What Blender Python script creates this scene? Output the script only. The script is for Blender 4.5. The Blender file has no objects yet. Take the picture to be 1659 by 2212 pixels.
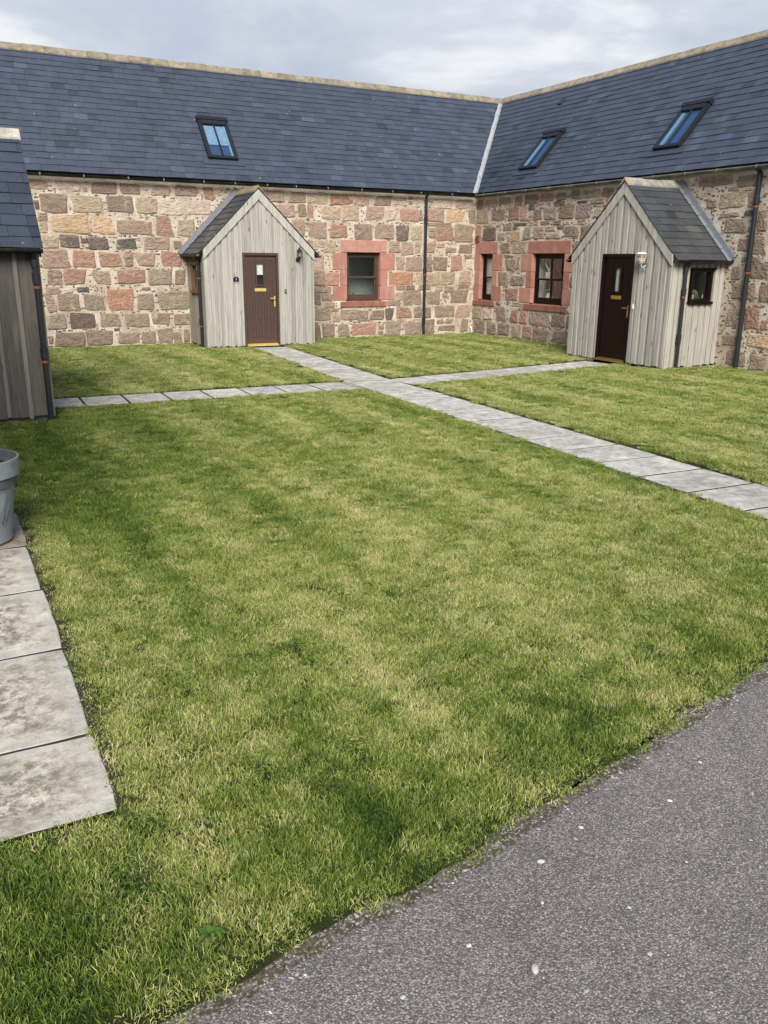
import bpy, bmesh, math, random
import numpy as np
from mathutils import Vector, Matrix, noise
random.seed(11); rng = np.random.default_rng(5)
sc = bpy.context.scene
R = math.radians
# ------------------------------------------------------------------ camera
cam = bpy.data.cameras.new("camera"); cam_ob = bpy.data.objects.new("camera", cam)
sc.collection.objects.link(cam_ob); sc.camera = cam_ob
YAW, PIT, ROLL = 0.48224, 0.29227, 0.009237
CAM = Vector((-13.1037, -19.8591, 1.92))
fw = Vector((math.sin(YAW)*math.cos(PIT), math.cos(YAW)*math.cos(PIT), -math.sin(PIT)))
rt = Vector((math.cos(YAW), -math.sin(YAW), 0)); up = rt.cross(fw)
r2 = rt*math.cos(ROLL) + up*math.sin(ROLL); u2 = -rt*math.sin(ROLL) + up*math.cos(ROLL)
m = Matrix.Identity(4)
for i in range(3): m[i][0], m[i][1], m[i][2], m[i][3] = r2[i], u2[i], -fw[i], CAM[i]
cam_ob.matrix_world = m
cam.sensor_fit = 'HORIZONTAL'; cam.sensor_width = 36; cam.lens = 36*1802.55/1659
cam.clip_start = .05; cam.clip_end = 2000
# ------------------------------------------------------------------ sky, sun, exposure
SUN_EL, SUN_AZ = R(38), math.atan2(-0.42, -0.9)      # azimuth of the sun, from +Y towards +X
sdir = Vector((math.sin(SUN_AZ)*math.cos(SUN_EL), math.cos(SUN_AZ)*math.cos(SUN_EL), math.sin(SUN_EL)))
W = bpy.data.worlds.new("World"); sc.world = W; W.use_nodes = True
nt = W.node_tree; nt.nodes.clear()
def nn(t, **k):
    n = nt.nodes.new(t)
    for a, b in k.items(): setattr(n, a, b)
    return n
L = lambda a, b: nt.links.new(a, b)
out = nn('ShaderNodeOutputWorld'); bg = nn('ShaderNodeBackground'); bg.inputs[1].default_value = .1
sky = nn('ShaderNodeTexSky', sky_type='NISHITA'); sky.sun_disc = False; sky.sun_elevation = SUN_EL; sky.sun_rotation = SUN_AZ
tc = nn('ShaderNodeTexCoord'); mp = nn('ShaderNodeMapping'); mp.inputs['Scale'].default_value = (1, 1, 2.6)
L(tc.outputs['Generated'], mp.inputs[0])
n1 = nn('ShaderNodeTexNoise'); n1.inputs['Scale'].default_value = 3.1; n1.inputs['Detail'].default_value = 7; n1.inputs['Roughness'].default_value = .56
n1.inputs['Distortion'].default_value = .25
L(mp.outputs[0], n1.inputs['Vector'])
cr = nn('ShaderNodeValToRGB'); e = cr.color_ramp.elements
e[0].position = .38; e[0].color = (2.75, 3.05, 3.75, 1); e[1].position = .63; e[1].color = (4.75, 4.85, 5.0, 1)
x = cr.color_ramp.elements.new(.45); x.color = (3.0, 3.25, 3.8, 1); x = cr.color_ramp.elements.new(.54); x.color = (3.5, 3.7, 4.1, 1)
L(n1.outputs[0], cr.inputs[0])
sep = nn('ShaderNodeSeparateXYZ'); L(tc.outputs['Generated'], sep.inputs[0])
mr = nn('ShaderNodeMapRange'); mr.inputs['From Min'].default_value = .15; mr.inputs['From Max'].default_value = 1; mr.inputs['To Min'].default_value = 1; mr.inputs['To Max'].default_value = 1.7
L(sep.outputs[2], mr.inputs[0])                       # an overcast sky is brighter overhead than near the horizon
vm = nn('ShaderNodeVectorMath', operation='SCALE'); L(cr.outputs[0], vm.inputs[0]); L(mr.outputs[0], vm.inputs['Scale'])
# the cloud sheet closes up towards the horizon, where one looks along it, and opens to blue overhead
cv = nn('ShaderNodeMapRange', interpolation_type='SMOOTHSTEP'); cv.inputs['From Min'].default_value = .22; cv.inputs['From Max'].default_value = .52; cv.inputs['To Min'].default_value = .30; cv.inputs['To Max'].default_value = -.12
L(sep.outputs[2], cv.inputs[0])
ca = nn('ShaderNodeMath', operation='ADD'); L(n1.outputs[0], ca.inputs[0]); L(cv.outputs[0], ca.inputs[1])
cm = nn('ShaderNodeMapRange'); cm.inputs['From Min'].default_value = .44; cm.inputs['From Max'].default_value = .62; cm.inputs['To Min'].default_value = .12; cm.inputs['To Max'].default_value = .96
L(ca.outputs[0], cm.inputs[0])
mx = nn('ShaderNodeMix', data_type='RGBA'); L(cm.outputs[0], mx.inputs[0])
L(sky.outputs[0], mx.inputs[6]); L(vm.outputs[0], mx.inputs[7]); L(mx.outputs[2], bg.inputs[0]); L(bg.outputs[0], out.inputs[0])
sl = bpy.data.lights.new("sun", 'SUN'); sl.energy = 3.0; sl.angle = R(32); sl.color = (1, .955, .88)
so = bpy.data.objects.new("sun", sl); sc.collection.objects.link(so)
so.rotation_euler = (-sdir).to_track_quat('-Z', 'Y').to_euler(); so.location = (-10, -20, 20)
sc.view_settings.view_transform = 'Standard'; sc.view_settings.look = 'None'; sc.view_settings.gamma = 1
sc.view_settings.exposure = .85
sc.cycles.use_denoising = True; sc.cycles.max_bounces = 6; sc.cycles.transparent_max_bounces = 12
sc.cycles.diffuse_bounces = 3; sc.cycles.glossy_bounces = 3; sc.cycles.sample_clamp_indirect = 6
# ------------------------------------------------------------------ material helpers
class Mat:
    def __init__(s, name, rough=.8, spec=.35, bump=None):
        s.m = bpy.data.materials.new(name); s.m.use_nodes = True; s.t = s.m.node_tree; s.b = s.t.nodes['Principled BSDF']
        s.b.inputs['Roughness'].default_value = rough; s.b.inputs['Specular IOR Level'].default_value = spec
        s.obj = None
    def n(s, ty, **k):
        q = s.t.nodes.new(ty)
        for a, b in k.items(): setattr(q, a, b)
        return q
    def l(s, a, b): s.t.links.new(a, b)
    def co(s, scale=(1, 1, 1), world=False, rnd=0):
        key = (scale, world, rnd)
        mp = s.n('ShaderNodeMapping'); mp.inputs['Scale'].default_value = scale
        if world: src = s.n('ShaderNodeNewGeometry').outputs['Position']
        else: src = s.n('ShaderNodeTexCoord').outputs['Object']
        if rnd:
            oi = s.n('ShaderNodeObjectInfo'); vm = s.n('ShaderNodeVectorMath', operation='SCALE'); vm.inputs[0].default_value = (rnd, rnd*.7, rnd*1.3)
            s.l(oi.outputs['Random'], vm.inputs['Scale']); ad = s.n('ShaderNodeVectorMath', operation='ADD'); s.l(src, ad.inputs[0]); s.l(vm.outputs[0], ad.inputs[1]); src = ad.outputs[0]
        s.l(src, mp.inputs[0]); return mp.outputs[0]
    def noise(s, sc, det=4, rough=.55, vec=None, dist=0):
        q = s.n('ShaderNodeTexNoise'); q.inputs['Scale'].default_value = sc; q.inputs['Detail'].default_value = det; q.inputs['Roughness'].default_value = rough
        q.inputs['Distortion'].default_value = dist
        if vec is not None: s.l(vec, q.inputs['Vector'])
        return q.outputs[0]
    def vor(s, sc, vec=None, feat='F1', out='Distance', rnd=1):
        q = s.n('ShaderNodeTexVoronoi', feature=feat); q.inputs['Scale'].default_value = sc; q.inputs['Randomness'].default_value = rnd
        if vec is not None: s.l(vec, q.inputs['Vector'])
        return q.outputs[out]
    def ramp(s, f, *stops):
        q = s.n('ShaderNodeValToRGB'); el = q.color_ramp.elements
        while len(el) < len(stops): el.new(.5)
        for e, (p, c) in zip(el, sorted(stops, key=lambda a: a[0])):
            e.position = p; e.color = (c, c, c, 1) if isinstance(c, (int, float)) else (*c, 1)
        s.l(f, q.inputs[0]); return q.outputs[0]
    def mix(s, f, a, b, mode='MIX'):
        q = s.n('ShaderNodeMix', data_type='RGBA', blend_type=mode)
        for v, i in ((f, 0), (a, 6), (b, 7)):
            if isinstance(v, (int, float)): q.inputs[i].default_value = v if i == 0 else (v, v, v, 1)
            elif isinstance(v, tuple): q.inputs[i].default_value = (*v, 1)
            else: s.l(v, q.inputs[i])
        return q.outputs[2]
    def math(s, op, a, b=0):
        q = s.n('ShaderNodeMath', operation=op)
        for v, i in ((a, 0), (b, 1)):
            if isinstance(v, (int, float)): q.inputs[i].default_value = v
            else: s.l(v, q.inputs[i])
        return q.outputs[0]
    def attr(s, name, ty='GEOMETRY', out='Color'):
        q = s.n('ShaderNodeAttribute'); q.attribute_name = name; q.attribute_type = ty; return q.outputs[out]
    def col(s, c):
        if isinstance(c, tuple): s.b.inputs['Base Color'].default_value = (*c, 1)
        else: s.l(c, s.b.inputs['Base Color'])
    def rough(s, r): s.l(r, s.b.inputs['Roughness'])
    def bump(s, h, st=.5, d=.01):
        q = s.n('ShaderNodeBump'); q.inputs['Strength'].default_value = st; q.inputs['Distance'].default_value = d
        s.l(h, q.inputs['Height']); s.l(q.outputs[0], s.b.inputs['Normal'])
M = {}
def simple(name, c, rough=.6, spec=.4, metal=0):
    a = Mat(name, rough, spec); v = a.noise(14, 4, vec=a.co()); a.col(a.mix(1.0, c, a.ramp(v, (.3, .8), (.7, 1.12)), 'MULTIPLY'))
    a.b.inputs['Metallic'].default_value = metal; M[name] = a.m; return a
# rubble stone
a = Mat('stone', .92, .15); c = a.co(); h1 = a.noise(9, 6, .65, a.co((1, 1, 1.9))); h2 = a.noise(38, 5, .7, a.co((.8, 1, 1.5)), .6); h3 = a.vor(16, a.co((1, 1, 2.2)))
cc = a.mix(1.0, a.attr('Col'), a.ramp(h1, (.28, .72), (.5, 1.03), (.72, 1.30)), 'MULTIPLY')
cc = a.mix(1.0, cc, a.ramp(h2, (.3, .70), (.52, 1.02), (.7, 1.25)), 'MULTIPLY')
cc = a.mix(a.ramp(a.noise(4.2, 6, .7, a.co((1, 1, 1.4), False, 5), .5), (.52, 0), (.68, .42)), cc, (.38, .275, .19)); cc = a.mix(a.ramp(a.noise(6.5, 6, .7, a.co((1, 1, 1.6), False, 8), .5), (.56, 0), (.68, .55)), cc, (.20, .145, .115))
pale = a.ramp(a.noise(5.5, 6, .75, c, .8), (.58, 0), (.68, .6)); cc = a.mix(pale, cc, (.57, .49, .40))
lich = a.ramp(a.noise(21, 4, .6, a.co((1, 1, 1), False, 3)), (.70, 0), (.76, .6)); cc = a.mix(lich, cc, (.50, .47, .40))
a.col(cc); hs = a.math('ADD', a.math('MULTIPLY', h1, .9), a.math('ADD', a.math('MULTIPLY', h2, .55), a.math('MULTIPLY', h3, .5))); a.bump(hs, 1, .022); M['stone'] = a.m
# lime mortar
a = Mat('mortar', .95, .1); c = a.co(); v1 = a.noise(2.1, 5, .6, c); v2 = a.noise(26, 6, .7, c); v3 = a.noise(110, 3, .6, c)
cc = a.ramp(v1, (.32, (.42, .34, .255)), (.48, (.56, .475, .37)), (.66, (.70, .635, .535)))
cc = a.mix(1.0, cc, a.ramp(v2, (.28, .62), (.5, 1), (.72, 1.18)), 'MULTIPLY'); cc = a.mix(1.0, cc, a.ramp(v3, (.3, .82), (.7, 1.12)), 'MULTIPLY')
a.col(cc); a.bump(a.math('ADD', v2, a.math('MULTIPLY', v3, .35)), .9, .03); M['mortar'] = a.m
# dressed red sandstone
a = Mat('dressed_sandstone', .85, .2); c = a.co(); v1 = a.noise(2.6, 5, .6, a.co((2.4, 2.4, .5))); v2 = a.noise(60, 4, .6, c); v3 = a.noise(5, 4, .6, c)
cc = a.mix(1.0, a.attr('Col'), a.ramp(v3, (.3, .82), (.7, 1.14)), 'MULTIPLY'); cc = a.mix(a.ramp(v1, (.55, 0), (.72, .42)), cc, (.52, .36, .29)); cc = a.mix(1.0, cc, a.ramp(v2, (.3, .88), (.7, 1.1)), 'MULTIPLY')
a.col(cc); a.bump(a.math('ADD', v2, v3), .35, .008); M['red'] = a.m
# slate
a = Mat('slate', .42, .5); c = a.co(); v1 = a.noise(3.2, 5, .6, c); v2 = a.noise(46, 5, .65, a.co((1, 1, 1), False, 9)); sp = a.vor(3.1, a.co((1, 1, 1), False))
cc = a.mix(1.0, a.attr('Col'), a.ramp(v1, (.3, .82), (.7, 1.14)), 'MULTIPLY'); cc = a.mix(1.0, cc, a.ramp(v2, (.3, .8), (.7, 1.2)), 'MULTIPLY')
cc = a.mix(a.ramp(a.noise(1.3, 5, .7, a.co((1, .7, .7))), (.58, 0), (.76, .25)), cc, (.10, .10, .095))
cc = a.mix(a.ramp(a.noise(30, 3, .6, c), (.67, 0), (.71, .6)), cc, (.19, .155, .085))
cc = a.mix(a.ramp(sp, (.028, .9), (.042, 0)), cc, (.62, .62, .58))
a.col(cc); a.rough(a.ramp(v2, (.3, .34), (.7, .60))); a.bump(v2, .35, .006); M['slate'] = a.m
# weathered boards: the grain runs up the board
a = Mat('weathered_board', .88, .15); g1 = a.noise(1, 6, .62, a.co((34, 34, 1.15), False, 17), .5); g2 = a.noise(1, 4, .6, a.co((130, 130, 3.5), False, 17)); g3 = a.noise(1, 4, .6, a.co((7, 7, 1.7), False, 23))
kn = a.vor(1, a.co((8, 8, 2.2), False, 31))
cc = a.mix(1.0, a.attr('Col'), a.ramp(g1, (.28, .62), (.5, 1.0), (.72, 1.18)), 'MULTIPLY'); cc = a.mix(1.0, cc, a.ramp(g2, (.3, .78), (.7, 1.14)), 'MULTIPLY')
cc = a.mix(a.ramp(g3, (.54, 0), (.74, .32)), cc, (.30, .25, .19)); cc = a.mix(a.ramp(kn, (.08, .85), (.14, 0)), cc, (.11, .085, .065))
a.col(cc); a.bump(a.math('ADD', g1, a.math('MULTIPLY', g2, .5)), .55, .008); M['board'] = a.m
# concrete ridge tile with orange lichen
a = Mat('ridge_concrete', .92, .12); c = a.co(); v1 = a.noise(7, 5, .6, c); v2 = a.noise(60, 4, .65, c)
cc = a.mix(1.0, a.attr('Col'), a.ramp(v1, (.3, .62), (.7, 1.25)), 'MULTIPLY'); cc = a.mix(1.0, cc, a.ramp(v2, (.3, .72), (.7, 1.2)), 'MULTIPLY')
cc = a.mix(a.ramp(a.noise(3.2, 6, .72, c, .4), (.59, 0), (.65, .85)), cc, (.42, .24, .035)); a.col(cc); a.bump(a.math('ADD', v1, v2), .6, .02); M['ridge'] = a.m
# paving concrete, grimy and cleaner
for pn, amt in (('paving_grimy', .8), ('paving_clean', .28)):
    a = Mat(pn, .9, .18); c = a.co(); v1 = a.noise(5.5, 10, .8, a.co((1, 1, 1), False, 13), 0); v2 = a.noise(75, 4, .7, c); v3 = a.noise(17, 9, .82, c); v4 = a.noise(.7, 3, .5, c)
    cc = a.ramp(v1, (.34, (.19, .178, .16)), (.45, (.31, .303, .288)), (.55, (.42, .413, .39)), (.66, (.56, .545, .50)))
    cc = a.mix(1.0, cc, a.attr('Col'), 'MULTIPLY'); ge = a.n('ShaderNodeTexCoord').outputs['Generated']; sg = a.n('ShaderNodeSeparateXYZ'); a.l(ge, sg.inputs[0]); ex = [a.math('ABSOLUTE', a.math('SUBTRACT', sg.outputs[i], .5)) for i in (0, 1)]; rim = a.math('ADD', a.math('MAXIMUM', ex[0], ex[1]), a.math('MULTIPLY', a.math('SUBTRACT', v1, .5), .5))
    dirt = a.mix(1.0, a.ramp(v3, (.46, 0), (.55, amt)), a.ramp(rim, (.24, 1), (.44, .12)), 'MULTIPLY'); cc = a.mix(dirt, cc, (.125, .112, .09)); cc = a.mix(a.ramp(rim, (.40, 0), (.47, .45*amt)), cc, (.36, .365, .37))   # grime sits in the worn middle, the rims stay clean; cc = a.mix(1.0, cc, a.ramp(v2, (.3, .72), (.7, 1.18)), 'MULTIPLY')
    a.col(cc); a.bump(a.math('ADD', v2, v3), .6, .006); M[pn] = a.m
# tarmac
a = Mat('tarmac', .82, .3); c = a.co(world=True); ce = a.vor(165, c, 'F1', 'Color'); cd = a.vor(165, c); ce2 = a.vor(80, c, 'F1', 'Color'); sx = a.n('ShaderNodeSeparateColor'); a.l(ce, sx.inputs[0]); sy = a.n('ShaderNodeSeparateColor'); a.l(ce2, sy.inputs[0])
big = a.noise(.9, 5, .6, c); big2 = a.noise(7, 4, .6, c)
cc = a.ramp(sx.outputs[0], (0, (.112, .10, .092)), (.45, (.20, .18, .167)), (.8, (.27, .244, .227)), (.94, (.345, .315, .293)), (1, (.45, .415, .38)))
cc = a.mix(a.ramp(sy.outputs[0], (.90, 0), (.95, .7)), cc, (.27, .25, .24)); cc = a.mix(a.ramp(cd, (.40, 0), (.68, .7)), cc, (.075, .066, .061))
cc = a.mix(1.0, cc, a.ramp(big, (.3, .86), (.7, 1.13)), 'MULTIPLY'); cc = a.mix(1.0, cc, a.ramp(big2, (.3, .9), (.7, 1.1)), 'MULTIPLY')
a.col(cc); a.bump(a.math('SUBTRACT', a.math('MULTIPLY', sx.outputs[1], .6), cd), .8, .004); M['tarmac'] = a.m
# soil under the lawn, field beyond
a = Mat('lawn_soil', .95, .1); c = a.co(world=True); v = a.noise(14, 6, .7, c); w = a.noise(150, 3, .7, c)
cc = a.ramp(v, (.3, (.025, .035, .010)), (.55, (.04, .048, .016)), (.75, (.065, .052, .028))); cc = a.mix(1.0, cc, a.ramp(w, (.3, .6), (.7, 1.3)), 'MULTIPLY'); a.col(cc); a.bump(w, .8, .02); M['soil'] = a.m
a = Mat('bare_earth', .95, .1); c = a.co(world=True); v = a.noise(30, 6, .7, c); a.col(a.ramp(v, (.3, (.035, .026, .016)), (.7, (.10, .076, .048)))); a.bump(v, .8, .02); M['earth'] = a.m
a = Mat('gritty_earth', .95, .1); c = a.co(world=True); v = a.noise(9, 6, .7, c); ce = a.vor(140, c, 'F1', 'Color'); sx = a.n('ShaderNodeSeparateColor'); a.l(ce, sx.inputs[0]); cc = a.ramp(v, (.36, (.075, .085, .03)), (.5, (.085, .068, .048)), (.64, (.15, .135, .12))); cc = a.mix(a.ramp(sx.outputs[0], (.72, 0), (.8, .8)), cc, (.26, .245, .225)); cc = a.mix(1.0, cc, a.ramp(sx.outputs[1], (0, .6), (1, 1.3)), 'MULTIPLY'); a.col(cc); a.bump(a.math('ADD', v, sx.outputs[0]), 1, .01); M['grit'] = a.m
a = Mat('pasture', .95, .1); c = a.co(world=True); v = a.noise(.4, 6, .7, c); a.col(a.ramp(v, (.3, (.05, .085, .02)), (.7, (.10, .13, .04)))); M['field'] = a.m
# grass blades
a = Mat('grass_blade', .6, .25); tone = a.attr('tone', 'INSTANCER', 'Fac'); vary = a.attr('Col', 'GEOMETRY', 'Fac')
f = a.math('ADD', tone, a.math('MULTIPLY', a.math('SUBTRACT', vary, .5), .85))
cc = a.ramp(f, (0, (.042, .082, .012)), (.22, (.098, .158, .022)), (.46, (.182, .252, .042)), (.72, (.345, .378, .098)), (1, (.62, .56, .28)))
a.col(cc); tr = a.n('ShaderNodeBsdfTranslucent'); a.l(cc, tr.inputs[0]); ms = a.n('ShaderNodeMixShader'); ms.inputs[0].default_value = .22
a.l(a.b.outputs[0], ms.inputs[1]); a.l(tr.outputs[0], ms.inputs[2]); a.l(ms.outputs[0], a.t.nodes['Material Output'].inputs[0]); M['grass'] = a.m
# glass
a = Mat('window_glass'); ge = a.n('ShaderNodeNewGeometry'); dt = a.n('ShaderNodeVectorMath', operation='DOT_PRODUCT'); a.l(ge.outputs['Normal'], dt.inputs[0]); a.l(ge.outputs['Incoming'], dt.inputs[1])
f = a.math('POWER', a.math('SUBTRACT', 1, a.math('ABSOLUTE', dt.outputs['Value'])), 5); f = a.math('SUBTRACT', 1, a.math('POWER', a.math('SUBTRACT', .96, a.math('MULTIPLY', f, .96)), 2))   # double glazing: two surfaces on each face of the unit
tb = a.n('ShaderNodeBsdfTransparent'); tb.inputs[0].default_value = (.95, .97, .96, 1); gb = a.n('ShaderNodeBsdfGlossy'); gb.inputs['Roughness'].default_value = .015
ms = a.n('ShaderNodeMixShader'); a.l(f, ms.inputs[0]); a.l(tb.outputs[0], ms.inputs[1]); a.l(gb.outputs[0], ms.inputs[2]); a.l(ms.outputs[0], a.t.nodes['Material Output'].inputs[0]); M['glass'] = a.m
a = Mat('sky_tinted_roof_glass'); ge = a.n('ShaderNodeNewGeometry'); dt = a.n('ShaderNodeVectorMath', operation='DOT_PRODUCT'); a.l(ge.outputs['Normal'], dt.inputs[0]); a.l(ge.outputs['Incoming'], dt.inputs[1])   # blue of the reflected sky put into the gloss colour, reflectivity raised
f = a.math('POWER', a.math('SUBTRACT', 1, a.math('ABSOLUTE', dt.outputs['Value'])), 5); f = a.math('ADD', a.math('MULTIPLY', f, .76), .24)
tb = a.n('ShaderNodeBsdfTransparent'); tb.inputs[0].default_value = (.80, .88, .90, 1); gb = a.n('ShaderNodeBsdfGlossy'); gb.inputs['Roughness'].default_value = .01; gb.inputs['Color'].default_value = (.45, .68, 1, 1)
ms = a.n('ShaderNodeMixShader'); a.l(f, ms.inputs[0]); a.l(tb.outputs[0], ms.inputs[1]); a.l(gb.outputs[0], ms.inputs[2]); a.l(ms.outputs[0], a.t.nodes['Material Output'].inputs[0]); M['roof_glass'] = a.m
a = Mat('vertex_paint', .7, .3); v = a.noise(22, 4, .6, a.co()); a.col(a.mix(1.0, a.attr('Col'), a.ramp(v, (.3, .8), (.7, 1.15)), 'MULTIPLY')); M['tinted'] = a.m
simple('brown_paint', (.078, .046, .035), .5, .3); simple('dark_brown_paint', (.011, .005, .004), .34, .2); simple('black_plastic', (.02, .021, .024), .38, .45); simple('grey_frame', (.012, .013, .016), .45)
simple('lead', (.17, .18, .20), .6, .35); simple('white_paint', (.72, .72, .68), .6); simple('wall_paint', (.66, .69, .66), .8); simple('white_blind', (.78, .82, .80), .8)
simple('brass', (.62, .42, .12), .3, .5, .85); simple('brass_paint', (.70, .55, .20), .35, .5, .35); simple('dark_inside', (.03, .03, .03), .8); simple('ceramic', (.74, .75, .74), .25, .5)
simple('pot_plastic', (.25, .265, .285), .45, .4); simple('print_grey', (.10, .107, .12), .6); simple('leaf_pale', (.26, .33, .12), .5); simple('joint_dirt', (.045, .042, .026), .95, .05); simple('weed_green', (.07, .125, .025), .8, .1)
simple('timber_inside', (.15, .08, .035), .6); simple('rust', (.20, .075, .035), .85); simple('pebble_white', (.46, .43, .37), .85, .2); simple('charcoal', (.012, .012, .014), .9, .1)
a = simple('lamp_glass', (.75, .72, .62), .2, .5); simple('cat_wood', (.12, .09, .06), .6)
a = Mat('gutter_plastic', .5, .4); v = a.noise(3, 5, .6, a.co()); a.col(a.ramp(v, (.42, (.018, .018, .019)), (.6, (.05, .053, .02)), (.75, (.10, .105, .035)))); M['gutter'] = a.m
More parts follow.
